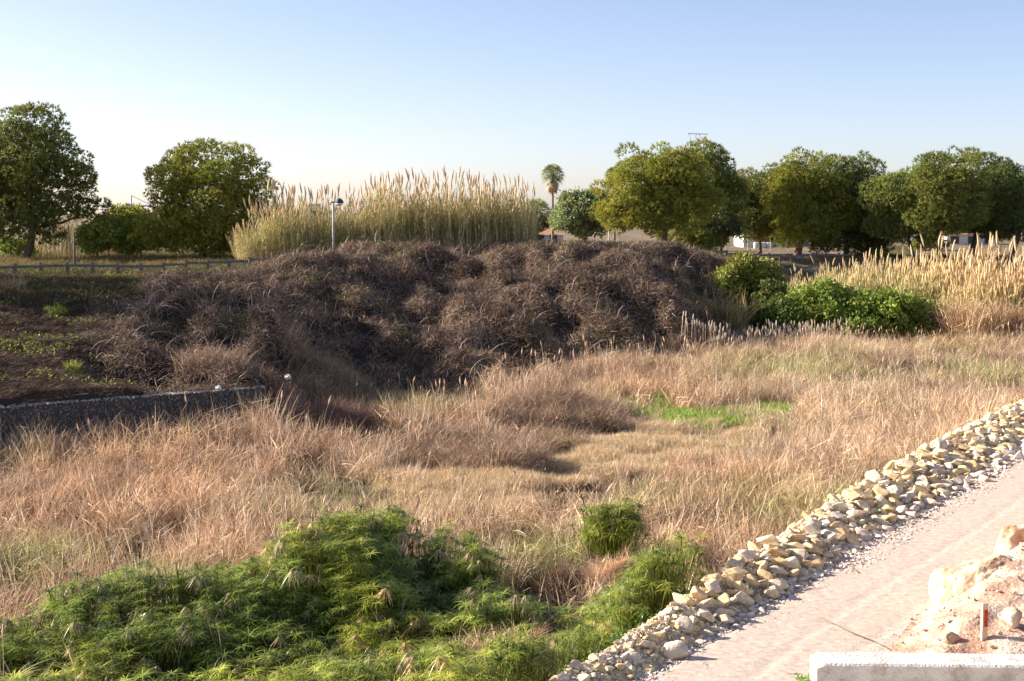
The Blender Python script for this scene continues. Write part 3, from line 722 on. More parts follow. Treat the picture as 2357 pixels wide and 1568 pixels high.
# ground herbs at the very front
herbK = [leafy_clump(60 + i, [(.10, .20, .04), (.14, .26, .05), (.18, .30, .06)], .35, 60, .35, .05) for i in range(3)]
x, y = region_points(2600, -14, 5, 19, 30, 500); k = in_poly(x, y, Z_SEDGE) & (fbm(x, y, 1.5, 2, 4) > .5); x, y = x[k], y[k]; n = len(x)
scatter('low_herbs', herbK, np.stack([x, y, terrain(x, y)], 1), np.stack([np.zeros(n), np.zeros(n), rng.random(n) * 6.28], 1), .8 + .6 * rng.random(n), np.ones((n, 3)), 'low leafy herbs between the sedges', 'herbs')

def one_mesh(name, items, mat, off):
    """items: list of (mesh, matrix 3x3, loc, tint) merged into one mesh with origin off"""
    S = Soup()
    for me, Mx, loc, ti in items:
        V = np.empty(len(me.vertices) * 3, np.float32); me.vertices.foreach_get('co', V); V = V.reshape(-1, 3)
        T = np.empty(len(me.polygons) * 3, np.int32); me.polygons.foreach_get('vertices', T); T = T.reshape(-1, 3)
        C = np.empty(len(V) * 4, np.float32); me.attributes['vcol'].data.foreach_get('color', C); C = C.reshape(-1, 4)[:, :3]
        S.copies((V, T, C), np.array([Mx]), np.array([loc]), np.array([ti]))
    return S.mesh(name, mat, off)
def plant(name, label, cat, px, py, z, kinds, n, r, stretch, mat, tint=(1, 1, 1), sc_=1., tilt=.2, zlift=0., dome=0., lean=(0, 0)):
    p = at_z(px, py, z); g = tz(p[0], p[1]); items = []
    for i in range(n):
        rr = r * math.sqrt(random.random()); a = random.random() * 6.28
        dx, dy = rr * math.cos(a) * stretch, rr * math.sin(a)
        nrm = np.array([[lean[0] + dx * .25, lean[1] + dy * .25, 1]])
        Mx = rots(1, nrm, True, [sc_ * random.uniform(.8, 1.2)], tilt)[0]
        items.append((random.choice(kinds), Mx, (p[0] + dx, p[1] + dy, tz(p[0] + dx, p[1] + dy) + zlift + dome * max(0, 1 - (rr / r) ** 2)), np.array(tint) * random.uniform(.8, 1.2)))
    off = (p[0], p[1], g)
    o = obj(name, one_mesh(name, items, mat, off), None, off); tag(o, label, cat); return o
plant('sedge_plant', 'lone tall green umbrella sedge standing above the dry reeds right of centre', 'plant', 1412, 1285, .9, sedK[:5], 22, .55, .8, M['leafv'], (1, 1, .9), 1.25, .12, .25, .35)
plant('sedge_plant', 'small green sedge tuft left of the leaning straw bundle', 'plant', 1512, 1300, .8, sedK[:5], 6, .35, 1, M['leafv'], (.9, .95, .8), .85)
brownK = [twig_clump(80 + i, 90, .4, .8, ((.27, .18, .135), (.19, .125, .09), (.36, .25, .18)), .9, .011, 60, (.25, .17, .12), 4) for i in range(2)]
plant('dry_bush', 'round reddish brown withered bush behind the grey weeds', 'bush', 1275, 950, .9, brownK, 110, 2.3, 1.15, M['dryv'], (1.45, 1.5, 1.4), 1.0, .4, .0, .8)
plant('dry_bush', 'dark brown withered bush between two green sedge patches', 'bush', 1295, 1345, .8, brownK, 16, .5, 1.1, M['dryv'], (.95, .9, .9), .75, .3, 0, .35)
plant('dry_bush', 'dark brown dry bush just right of the gabion wall end', 'bush', 770, 975, .8, brownK, 80, 2.0, 1.4, M['dryv'], (1.1, 1.0, 1.0), 1.0, .3, 0, .6)
plant('dry_bush', 'greyish dry bush in front of the gabion wall', 'bush', 500, 975, .8, weedK, 26, .9, 1.4, M['dryv'], (1., .96, .9), 1.1, .3, 0, .5)
# straw heaps
strawK = []
for i in range(2):
    q = random.Random(200 + i); S = Soup()
    for k in range(120):
        a = q.random() * 6.28; rr = .35 * q.random() ** .5; c = np.array((.56, .43, .31)) * q.uniform(.7, 1.3)
        blade(S, (rr * math.cos(a), rr * math.sin(a), .12 * q.random()), q.gauss(0, .5) + 3.1 * (q.random() < .5), q.uniform(1.3, 1.7), .25, q.uniform(.3, .75), .02, c, 3, q.random() * 6.28)
    strawK.append(S.mesh('straw', M['dry_i']))
plant('straw_heap', 'domed heap of flattened pale straw behind the small green sedges', 'straw heap', 1432, 1335, .9, strawK, 110, .8, 1.2, M['dryv'], (1.35, 1.26, 1.14), .9, .5, .1, .6)
plant('straw_heap', 'long brown heap of flattened straw at the bottom centre', 'straw heap', 1190, 1525, .9, strawK, 170, 1.05, 1.5, M['dryv'], (1.0, .88, .76), .95, .6, .15, .55)
plant('straw_heap', 'small straw heap at the edge of the rubble bank', 'straw heap', 1590, 1410, .9, strawK, 40, .5, 1.3, M['dryv'], (.95, .85, .75), .8, .3, .05, .3)
plant('straw_heap', 'straw heap between the two bottom green patches', 'straw heap', 1340, 1500, .8, strawK, 40, .5, 1.2, M['dryv'], (1., .9, .75), .8, .3, .05, .3)
plant('straw_bundle', 'bundle of dry stems leaning left beside the small green tuft', 'straw bundle', 1600, 1345, .8, dryK[8:], 14, .3, 1, M['dryv'], (.95, .85, .75), 1.0, .12, 0, .1, (-.75, .2))

# ------------------------------------------------------------------ brambles on the bank
BT = ((.35, .245, .19), (.23, .16, .12), (.56, .425, .35), (.10, .07, .053))  # darkest twig tone lowered to deepen the thicket's shadows by colour
bramK = [twig_clump(300 + i, 80, .6, .5, BT, 3.4, .014, 40, (.13, .11, .06)) for i in range(5)] + [twig_clump(310 + i, 50, .6, .5, BT, 3.2, .013, 70, (.12, .125, .05)) for i in range(2)]
def tnormal(x, y, e=.35):
    zx = (terrain(x + e, y) - terrain(x - e, y)) / (2 * e); zy = (terrain(x, y + e) - terrain(x, y - e)) / (2 * e)
    nn = np.stack([-zx, -zy, np.ones_like(zx)], 1); return nn / np.linalg.norm(nn, axis=1, keepdims=True)
def eul(nrm):     # euler that tilts z to nrm after a random spin
    out = np.empty_like(nrm)
    for i, v in enumerate(nrm):
        q = Vector(v).to_track_quat('Z', 'Y').to_matrix() @ Matrix.Rotation(random.random() * 6.28, 3, 'Z'); out[i] = q.to_euler()[:]
    return out
x, y = region_points(34000, -30, 30, 52, 118, 350); w = bramble_w(x, y)
k = rng.random(len(x)) < w * .6; x, y = x[k], y[k]; n = len(x)
nr = tnormal(x, y); gsel = smooth((fbm(x, y, 3.0, 2, 6) - .54) / .12) * (rng.random(n) < .6); pk = np.where(gsel > .4, rng.integers(5, 7, n), rng.integers(0, 5, n))
tint = np.array([[1.03, .97, .92]]) * (.55 + .75 * fbm(x, y, 2.5, 2, 0)[:, None]) * (.75 + .45 * rng.random((n, 1)))
scatter('bramble_thicket', bramK, np.stack([x, y, terrain(x, y)], 1), eul(nr), .75 + .55 * rng.random(n), tint,
        'leafless grey brown bramble thicket covering the bank', 'brambles', pick=pk)
# long pale arching canes
canes = []
for i in range(3):
    S = Soup(); q = random.Random(400 + i)
    for k in range(4):
        blade(S, (q.uniform(-.2, .2), q.uniform(-.2, .2), 0), q.random() * 6.28, q.uniform(.1, .5), q.uniform(1.6, 2.6), q.uniform(1.0, 2.0), .022, np.array((.46, .36, .30)) * q.uniform(.7, 1.2), 7, tipw=.008)
    canes.append(S.mesh('arching_cane', M['twig_i']))
k = rng.choice(n, 300, replace=False)
scatter('arching_bramble_canes', canes, np.stack([x[k], y[k], terrain(x[k], y[k])], 1), np.stack([rng.normal(0, .2, 300), rng.normal(0, .2, 300), rng.random(300) * 6.28], 1), .7 + .6 * rng.random(300),
        np.ones((300, 3)), 'long pale arching bramble canes', 'brambles')

# left slope: combed dry stems, ivy leaves
def comb(seed, h=.5, n=42):
    q = random.Random(seed); S = Soup()
    for i in range(n):
        a = q.random() * 6.28; rr = .45 * q.random() ** .5; c = np.array(q.choice(((.26, .19, .15), (.13, .095, .075), (.50, .40, .31), (.18, .13, .10)))) * q.uniform(.7, 1.2)
        blade(S, (rr * math.cos(a), rr * math.sin(a), 0), -.7 + q.gauss(0, .35), q.uniform(.9, 1.4), .4, h * q.uniform(.5, 1.5), .019, c, 3, q.random() * 6.28)
    return S.mesh('combed_stems', M['twig_i'])
combK = [comb(i) for i in range(4)]
x, y = region_points(26000, -42, -6, 47, 96, 500); zb_ = terrain(x, y); w = bramble_w(x, y)
az = az_of(x, y); k = (zb_ > 2.4) & (rng.random(len(x)) < (1 - w) * .75) & (az < 640); x, y = x[k], y[k]; n = len(x)
scatter('slope_stems', combK, np.stack([x, y, terrain(x, y)], 1), np.stack([rng.normal(0, .1, n), rng.normal(0, .1, n), rng.normal(0, .35, n)], 1), .55 + .6 * rng.random(n),
        np.array([[.95, .9, .88]]) * (.6 + .6 * rng.random((n, 1))), 'flattened dark dry stems on the slope above the gabion wall', 'dry stems')  # dark twigs, tinted darker still to add the slope's shade
ivyK = [leafy_clump(90 + i, [(.34, .38, .04), (.42, .42, .05), (.16, .2, .04)], .2, 10, .5, .06) for i in range(3)]
k = smooth((fbm(x, y, 2.0, 3, 5) - .40) / .2) * np.interp(y, [50, 62, 66, 72, 96], [1, .9, .35, .2, .25]) > rng.random(n) * 1.1
xi, yi = x[k], y[k]; n = len(xi)
scatter('ivy', ivyK, np.stack([xi, yi, terrain(xi, yi) + .12], 1), np.stack([np.zeros(n), np.zeros(n), rng.random(n) * 6.28], 1), .7 + .6 * rng.random(n), np.ones((n, 3)) * (.7 + .6 * rng.random((n, 1))),
        'yellow green ivy leaves trailing on the slope above the gabion wall', 'ivy')
# grassy verge by the guardrail
x, y = region_points(16000, -45, 45, 66, 165, 400); az = az_of(x, y); zt = terrain(x, y); w = bramble_w(x, y)
k = (w < .2) & (zt > 2.5) & (rng.random(len(x)) < np.where(y > 128, .35, .9)) & ~((az > 1650) & (az < 1960) & (y > 138)); x, y = x[k], y[k]; n = len(x)
vgK = [mat_clump(30 + i, [(.14, .13, .06), (.22, .18, .10), (.09, .095, .04)], .4, 60, .5, .02) for i in range(3)]
tint = col_mix((.8, .85, .7), (1.5, 1.2, .9), smooth((fbm(x, y, 6, 2, 3) - .45) / .2)) * np.interp(y, [88, 100], [.75, 1.3])[:, None]  # tint lowered on the near verge to paint in shade, raised behind it
scatter('verge_grass', vgK, np.stack([x, y, terrain(x, y)], 1), np.stack([np.zeros(n), np.zeros(n), rng.random(n) * 6.28], 1), .7 + .8 * rng.random(n), tint, 'rough grass on top of the bank by the guardrail', 'grass')
plant('grass_tuft', 'pale straw coloured grass tuft at the left edge below the guardrail', 'grass tuft', 12, 665, 5.5, dryK[:5], 14, 1.0, 1, M['dryv'], (.95, .9, .7), .7)
plant('green_tuft', 'small bright green tuft high on the left slope', 'plant', 125, 732, 4.6, grnK, 9, .35, 1, M['leafv'], (1, .9, .8), .9, .2, .1, .2)
plant('green_tuft', 'yellow green tuft in the middle of the left slope', 'plant', 162, 822, 3.7, grnK, 8, .3, 1, M['leafv'], (1.2, .9, .8), .8, .2, .1, .2)
plant('reed_tuft', 'upright greenish reed tuft at the foot of the brambles near the green bushes', 'reed tuft', 1672, 792, .6, dryK[8:], 22, 1.0, 1.2, M['dryv'], (.72, .80, .5), 1.5, .08)
x, y = region_points(5200, -20, 45, 78, 100, 100); az = az_of(x, y); foot = np.interp(az, [950, 1400, 1650, 1850, 2100, 2357], [72, 79.5, 87.5, 95, 99, 100])
k = (y > foot - 3.0) & (y < foot + .2) & (az > 1520) & (az < 2357) & (rng.random(len(x)) < .6 * smooth((fbm(x, y, 2.0, 2, 3) - .35) / .3)); x, y = x[k], y[k]; n = len(x)
S = Soup(); q = random.Random(5)
for i in range(5):
    a = q.random() * 6.28; p = np.array([.6 * math.cos(a), .6 * math.sin(a), 0]); hh = q.uniform(1.1, 1.75)
    tube(S, [p, p + [0, 0, hh]], .008, (.6, .46, .33), 3); tube(S, [p + [0, 0, hh - .12], p + [0, 0, hh], p + [0, 0, hh + .12], p + [0, 0, hh + .2]], [.02, .035, .03, .01], (.66, .56, .45), 5)
scatter('fluffy_cattails', [S.mesh('fluffy_cattails', M['dry_i'])], np.stack([x, y, terrain(x, y)], 1), np.stack([rng.normal(0, .06, n), rng.normal(0, .06, n), rng.random(n) * 6.28], 1),
        .85 + .3 * rng.random(n), np.ones((n, 3)), 'pale fluffy cattail heads along the far edge of the river bed', 'cattails')

# ------------------------------------------------------------------ gabion wall
wall = empty('gabion_wall', (GA[0], GA[1], 0), math.atan2(dg[1], dg[0])); tag(wall, 'low gabion wall of small shade-toned stones at the foot of the left slope', 'wall')
S = Soup(); box(S, (Lg / 2, .42, 1.28), (Lg, .8, 2.44), (.09, .08, .075)); obj('core', S.mesh('core', M['gabion']), wall)
gs = []; q = random.Random(77)
for i in range(3400):
    if q.random() < .62: gs.append((q.uniform(0, Lg), -.0 + q.uniform(-.02, .02), q.uniform(1.1, 2.48), q.uniform(.055, .085)))
    else: gs.append((q.uniform(0, Lg), q.uniform(-.05, .5), 2.51, q.uniform(.045, .075)))
gs.sort(key=lambda a: -(a[3] * (1 if a[0] > 8.8 else .3)))
GM = [mesh_np('stone', PEB[i][0], PEB[i][1], np.full((len(PEB[i][0]), 3), c), M['gabion']) for i, c in zip(range(6), (.20, .14, .17, .23, .12, .18))]  # stones kept dark: the shade on the wall face is in their colour
S = Soup()
for i, (a, b, c, r_) in enumerate(gs):
    top = c > 2.49
    if i < 290:
        o = obj('stone', GM[i % 6], wall, (a, b, c), (q.random() * 6, q.random() * 6, q.random() * 6), r_)
    else:
        v = q.uniform(.16, .3) * (2.0 if top else 1); m = Matrix.Rotation(q.random() * 6, 3, 'X') @ Matrix.Rotation(q.random() * 6, 3, 'Z')  # top stones tinted lighter to paint in the sunlit wall top
        S.copies(PEB[i % 6], np.array([np.array(m) * r_]), np.array([[a, b, c]]), np.array([[v, v * .93, v * .86]]))
tag(obj('stone_fill', S.mesh('stone_fill', M['gabion']), wall), kind='stuff')
S = Soup()
for zz in (1.5, 2.0, 2.49): tube(S, [(0, -.09, zz), (Lg, -.09, zz)], .005, (.12, .12, .12), 4)
for k in range(int(Lg) + 1): tube(S, [(k, -.09, .3), (k, -.09, 2.5), (k, .8, 2.53)], .005, (.12, .12, .12), 4)
obj('wire_cage', S.mesh('wire_cage', M['gabion']), wall)

# litter
def bag(px, py, Y, r_, lab):
    p = at_y(px, py, Y); bm = bmesh.new(); bmesh.ops.create_icosphere(bm, subdivisions=3, radius=r_)
    from mathutils import noise
    for v in bm.verts: v.co *= 1 + .5 * noise.noise(v.co * (3 / r_)) ; v.co.z *= .8
    me = bpy.data.meshes.new('plastic_bag'); bm.to_mesh(me); bm.free(); me.materials.append(M['bag'])
    tag(obj('plastic_bag', me, None, p), lab, 'plastic bag')
bag(663, 868, 59.5, .13, 'crumpled white plastic bag caught in the brambles right of the wall')
bag(503, 893, 54.8, .11, 'small scrap of white plastic lying on top of the gabion wall')

# ------------------------------------------------------------------ trees
def tuft_proto(n=9, L=.36, w=.06, spread=1.0, seed=0):
    q = random.Random(seed); S = Soup()
    for i in range(n):
        a = 6.283 * i / n + q.gauss(0, .3); ln = spread * q.uniform(.1, 1.0); d = np.array([math.sin(ln) * math.cos(a), math.sin(ln) * math.sin(a), math.cos(ln)])
        wv = np.cross(d, [q.gauss(0, 1), q.gauss(0, 1), q.gauss(0, 1)]); wv /= np.linalg.norm(wv); l_ = L * q.uniform(.6, 1.15)
        S.add([-wv * w * .5, wv * w * .5, d * l_], [(0, 1, 2)], np.array([1, 1, 1.]) * q.uniform(.75, 1.2))
    return S.get()
TUF = [tuft_proto(8, .32, .06, .9, i) for i in range(4)]
def leaf_proto(n=8, L=.2, w=.12, seed=0):
    q = random.Random(seed); S = Soup()
    for i in range(n):
        d = np.array([q.gauss(0, 1), q.gauss(0, 1), q.gauss(.2, .8)]); d /= np.linalg.norm(d); p = np.array([q.gauss(0, .12), q.gauss(0, .12), q.gauss(0, .12)])
        wv = np.cross(d, [q.gauss(0, 1), q.gauss(0, 1), q.gauss(0, 1)]); wv /= np.linalg.norm(wv)
        S.add([p, p + d * L * .5 - wv * w * .5, p + d * L, p + d * L * .5 + wv * w * .5], [(0, 1, 2), (0, 2, 3)], np.array([1, 1, 1.]) * q.uniform(.7, 1.25))
    return S.get()
LEF = [leaf_proto(7, .24, .13, i) for i in range(4)]
def fib(n):
    i = np.arange(n) + .5; ph = np.arccos(1 - 2 * i / n); th = math.pi * (1 + 5 ** .5) * i
    return np.stack([np.cos(th) * np.sin(ph), np.sin(th) * np.sin(ph), np.cos(ph)], 1)
def crown(blobs, Y, seed, tint, protos, sub_r=.85, dens=19.5, tuft=1., depth=.9, yoff=0., low=-.75, fill=1.0, grow=1.0):
    """blobs: picture ellipses (cx, cy, rx, ry) at distance Y -> world ellipsoids, covered by sub lobes of tufts"""
    g = np.random.default_rng(seed); S = Soup(); lobes = []
    for (cx, cy, rx, ry) in blobs:
        rx *= grow; ry *= grow
        c = at_y(cx, cy, Y); a = rx / F * Y; b = ry / F * Y; d = depth * (a * .6 + b * .4)
        c = c + np.array([0, g.normal(0, .25) * d + yoff, 0])
        m = max(6, int(4.2 * (a * b + a * d + b * d) / (sub_r ** 2) / 3 * 1.5)); dirs = fib(m) + g.normal(0, .12, (m, 3))
        for v in dirs:
            if v[2] < low or g.random() < .10: continue
            f = g.uniform(.74, 1.08); r_ = sub_r * g.choice([.45, .7, 1.0, 1.35]) * g.uniform(.85, 1.15)
            f2 = max(.25, 1 - r_ * .5 / max(.3, min(a, b, d)))
            lobes.append((c + v * np.array([a, d, b]) * min(f, f2 + .2), r_ * min(1, max(.45, min(a, b) / 1.5)), v))
        # inner filling so that the crown is dense
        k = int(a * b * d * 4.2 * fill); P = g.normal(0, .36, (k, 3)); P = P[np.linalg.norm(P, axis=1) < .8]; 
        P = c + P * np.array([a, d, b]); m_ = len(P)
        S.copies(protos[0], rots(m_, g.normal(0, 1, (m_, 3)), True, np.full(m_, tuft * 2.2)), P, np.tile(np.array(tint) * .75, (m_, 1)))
    for (c, r_, v) in lobes:
        m = max(10, int(6.28 * r_ * r_ * dens)); dirs = fib(m) + g.normal(0, .18, (m, 3)); dirs /= np.linalg.norm(dirs, axis=1, keepdims=True)
        dirs = dirs[(dirs @ v > -.35) | (dirs[:, 2] > .2)]; m = len(dirs)
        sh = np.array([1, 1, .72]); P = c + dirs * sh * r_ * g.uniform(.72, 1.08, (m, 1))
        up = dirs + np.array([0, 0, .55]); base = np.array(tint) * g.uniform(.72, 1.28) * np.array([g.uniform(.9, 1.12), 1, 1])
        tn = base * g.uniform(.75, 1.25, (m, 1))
        S.copies(protos[g.integers(0, 4)], rots(m, up, True, tuft * g.uniform(.75, 1.25, m), .3), P, tn)
    return S
def tree(name, label, cat, base, Y, trunk_r, blobs, tint, seed, group=None, kind='pine', lean=None, fork=3, **kw):
    bx, by = base; p = at_y(bx, by, Y); g = tz(p[0], p[1]); z0 = min(g - .1, p[2])
    root = empty(name, (p[0], p[1], g)); tag(root, label, cat, group)
    off = np.array([p[0], p[1], g])
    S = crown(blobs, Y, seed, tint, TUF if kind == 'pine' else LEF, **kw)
    obj('crown', S.mesh('crown', M['needle'] if kind == 'pine' else M['leafv'], off), root)
    T = Soup(); q = random.Random(seed)
    cx, cy = sum(b[0] * b[2] * b[3] for b in blobs) / sum(b[2] * b[3] for b in blobs), sum(b[1] * b[2] * b[3] for b in blobs) / sum(b[2] * b[3] for b in blobs)
    tc = at_y(cx, cy, Y); s0 = np.array([p[0], p[1], z0])
    l0 = lean if lean is not None else 0
    mid = s0 * .55 + tc * .45 + np.array([l0, 0, 0])
    pts = [s0, s0 * .8 + mid * .2 + [l0 * .25, 0, 0], s0 * .4 + mid * .6 + [l0 * .25, 0, 0], mid, mid * .4 + tc * .6, tc]
    tube(T, pts, [trunk_r * 1.25, trunk_r, trunk_r * .85, trunk_r * .7, trunk_r * .45, trunk_r * .2], (1, 1, 1), 8)
    for i, (a, b, c, d) in enumerate(blobs):
        e = at_y(a, b, Y); m0 = mid * .7 + tc * .3 if i % 2 else mid
        tube(T, [m0, (m0 + e) / 2 + np.array([0, 0, -.3]), e], [trunk_r * .4, trunk_r * .28, trunk_r * .1], (1, 1, 1), 5)
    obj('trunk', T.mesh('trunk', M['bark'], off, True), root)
    return root
PG = (.36, .37, .07); PG2 = (.26, .285, .07); PY = (.34, .34, .07); PD = (.20, .235, .075)
G = 'pines on the far bank'
tree('pine_tree', 'tall dark pine with a bent trunk at the left picture edge', 'pine tree', (50, 597), 112, .36,
     [(70, 300, 62, 56), (62, 365, 100, 62), (125, 418, 88, 48), (0, 400, 70, 90), (30, 490, 85, 60), (130, 485, 80, 36), (215, 482, 48, 26), (0, 560, 50, 32), (-70, 450, 70, 120), (110, 545, 60, 22)], PG2, 1, None, lean=1.0)
tree('pine_tree', 'rounded bright green pine standing alone beside the tall reeds', 'pine tree', (465, 584), 110, .3,
     [(490, 388, 82, 56), (415, 415, 68, 46), (562, 425, 56, 58), (470, 480, 120, 62), (570, 490, 46, 50), (345, 450, 14, 20), (395, 530, 62, 50), (480, 545, 100, 36), (450, 560, 85, 28), (540, 548, 50, 30), (350, 545, 40, 32)], PG, 2, None)
tree('pine_tree', 'broad olive green pine rising behind the middle of the bramble bank', 'pine tree', (1522, 560), 128, .32,
     [(1500, 412, 92, 62), (1445, 462, 56, 68), (1560, 440, 75, 70), (1480, 490, 92, 44), (1590, 480, 55, 50), (1555, 385, 50, 36), (1420, 500, 34, 34), (1530, 520, 60, 26)], PG, 3, None, lean=.5)
tree('pine_tree', 'upright darker pine whose top overlaps the distant pylon', 'pine tree', (1600, 565), 136, .3,
     [(1620, 370, 50, 38), (1648, 398, 38, 42), (1625, 440, 60, 58), (1650, 505, 58, 56), (1580, 540, 55, 44), (1620, 548, 50, 38), (1675, 450, 30, 40)], PG2, 4, None)
tree('small_tree', 'small blue green tree with a thin trunk under the right pines', 'tree', (1661, 588), 133, .1,
     [(1663, 510, 26, 30), (1640, 530, 22, 16), (1685, 528, 20, 18)], (.075, .115, .06), 5, None, sub_r=.5)
tree('pine_tree', 'lower olive pine with two thin trunks in front of the white building', 'pine tree', (1750, 583), 142, .17,
     [(1768, 455, 70, 46), (1738, 490, 50, 44), (1795, 500, 45, 46), (1728, 528, 42, 26), (1765, 432, 52, 34), (1705, 465, 38, 56), (1712, 510, 40, 36)], (.27, .29, .09), 6, None, grow=1.12)
tree('pine_tree', 'yellowish topped pine with a thick trunk in front of the white building', 'pine tree', (1834, 592), 138, .36,
     [(1865, 410, 72, 52), (1835, 460, 60, 54), (1890, 470, 66, 58), (1845, 530, 62, 34), (1880, 520, 50, 38)], (.33, .345, .065), 7, None, grow=1.05)
tree('pine_tree', 'dense dark pine with its crown nearly reaching the ground', 'pine tree', (1945, 600), 140, .3,
     [(1950, 418, 62, 54), (1978, 460, 54, 62), (1940, 500, 75, 60), (1960, 555, 70, 36), (2000, 520, 42, 50), (2010, 560, 36, 34), (1900, 560, 40, 26)], PD, 8, None)
tree('pine_tree', 'olive pine left of the far right pine row, lit from the left', 'pine tree', (2105, 588), 135, .2,
     [(2080, 462, 60, 50), (2050, 500, 34, 40), (2100, 505, 52, 48), (2115, 535, 50, 24), (2040, 462, 42, 42), (2045, 520, 42, 32)], (.29, .33, .09), 9, None, grow=1.12)
tree('pine_tree', 'tallest pine of the right row with a leaning trunk', 'pine tree', (2172, 582), 132, .27,
     [(2185, 400, 78, 48), (2145, 440, 58, 54), (2200, 470, 66, 56), (2160, 505, 62, 42)], PG2, 10, None, lean=-.5)
tree('pine_tree', 'dark pine in the middle of the right row with a straight trunk', 'pine tree', (2235, 582), 136, .27,
     [(2262, 418, 70, 54), (2250, 490, 72, 56), (2285, 510, 50, 42)], PD, 11, None, grow=1.05)
tree('pine_tree', 'dark pine at the right picture edge', 'pine tree', (2318, 582), 134, .27,
     [(2320, 432, 52, 46), (2345, 470, 62, 58), (2320, 515, 62, 40), (2400, 480, 70, 70)], PD, 12, None, lean=.4, grow=1.08)
# two pines left of the picture: their shade lies over the left slope
for i, (X_, Y_) in enumerate(((-35.0, 71), (-36.5, 78), (-38.5, 85))):
    cx = X_ / Y_ * F + CX; by = 490 + (CAMZ - 5.4) / Y_ * F; k = F / Y_
    tree('pine_tree', ('pine outside the left picture edge, nearest to the gabion wall', 'middle one of the pines outside the left picture edge', 'pine outside the left picture edge, nearest to the guardrail')[i], 'pine tree', (cx, by), Y_, .3,
         [(cx, by - 8.6 * k, 2.6 * k, 2.2 * k), (cx - 1.5 * k, by - 6 * k, 2.8 * k, 2.2 * k), (cx + 1.4 * k, by - 6 * k, 2.8 * k, 2.2 * k), (cx, by - 3.4 * k, 3.3 * k, 2. * k)], PG2, 20 + i, None, dens=8.)
# broadleaved trees and bushes
tree('pepper_tree', 'pale green feathery tree between the palm and the broad pine', 'tree', (1345, 552), 165, .3,
     [(1345, 480, 45, 38), (1375, 475, 30, 36), (1310, 505, 32, 36), (1360, 520, 40, 28)], (.29, .34, .15), 31, None, kind='leaf', sub_r=.9, dens=16, tuft=1.3)
tree('cypress_tree', 'pointed dark cypress tip behind the right pines', 'tree', (1781, 560), 175, .2,
     [(1781, 395, 6, 16), (1781, 415, 10, 22), (1781, 450, 14, 40), (1781, 500, 15, 40)], (.06, .085, .035), 32, None, sub_r=.45)
for px, py, r1, r2, Y_, c, lab in ((250, 538, 66, 46, 113, (.34, .38, .07), 'yellow green leafy bush between the two left pines'),
                                   (325, 538, 58, 50, 113.5, (.42, .44, .06), 'bright lime bush touching the rounded pine on its left'),
                                   (290, 500, 46, 30, 118, (.32, .33, .08), 'olive bush behind the lime bush near the rounded pine'),
                                   (40, 565, 46, 28, 118, (.30, .38, .06), 'lime green bush behind the bent pine trunk'),
                                   (1640, 552, 40, 15, 150, (.20, .21, .05), 'yellowish hedge seen below the pines left of the white building'),
                                   (2140, 560, 50, 14, 150, (.22, .22, .05), 'yellowish bush under the left end of the right pine row'),
                                   (1240, 515, 20, 25, 150, (.09, .11, .04), 'dark small tree at the right end of the tall reeds')):
    tree('bush', lab, 'bush', (px, py + r2 + 6), Y_, .06, [(px, py, r1 * .8, r2 * .8), (px - r1 * .45, py + r2 * .3, r1 * .5, r2 * .7), (px + r1 * .45, py + r2 * .2, r1 * .5, r2 * .7)], c, int(px), None, kind='leaf', sub_r=.6, dens=22)
# green bushes at the right foot of the brambles
for px, py, r1, r2, Y_, c, lab in ((1720, 640, 60, 44, 103, (.26, .28, .06), 'yellow green castor bush on the slope right of the brambles'),
                                   (1775, 690, 34, 40, 100, (.17, .19, .05), 'narrow green bush between the brambles and the reeds'),
                                   (1800, 740, 62, 48, 97, (.13, .18, .045), 'dark leafy bush at the foot of the slope by the reed tuft'),
                                   (1905, 726, 95, 64, 96.5, (.25, .33, .06), 'bright green leafy bush in front of the right reeds'),
                                   (2025, 732, 105, 62, 97, (.25, .32, .06), 'broad green bush in the middle of the green thicket'),
                                   (2140, 755, 80, 42, 95, (.25, .31, .06), 'low green bush at the right end of the green thicket')):
    tree('leafy_bush', lab, 'bush', (px, py + r2 + 6), Y_, .06,
         [(px, py, r1 * .85, r2 * .9), (px - r1 * .65, py + r2 * .3, r1 * .6, r2 * .75), (px + r1 * .65, py + r2 * .25, r1 * .6, r2 * .8), (px + r1 * .2, py + r2 * .6, r1 * .9, r2 * .5)], c, int(px), None, kind='leaf', sub_r=.6, dens=24, tuft=1.2, low=-.5)
for px, py, r1, r2, Y_, c, lab in ((935, 880, 60, 22, 70, (.10, .12, .035), 'dark green bush at the bramble foot in the centre'),
                                   (860, 905, 26, 16, 67.5, (.10, .17, .03), 'fresh green tuft of leaves at the bramble foot'),
                                   (540, 850, 62, 24, 62, (.075, .085, .04), 'grey green shrub above the end of the gabion wall')):
    tree('shrub', lab, 'shrub', (px, py + r2), Y_, .04, [(px, py, r1 * .7, r2 * .8), (px - r1 * .5, py + r2 * .3, r1 * .5, r2 * .6), (px + r1 * .5, py + r2 * .3, r1 * .5, r2 * .6)], c, int(px), None, kind='leaf', sub_r=.4, dens=36, tuft=.6, low=-.3)

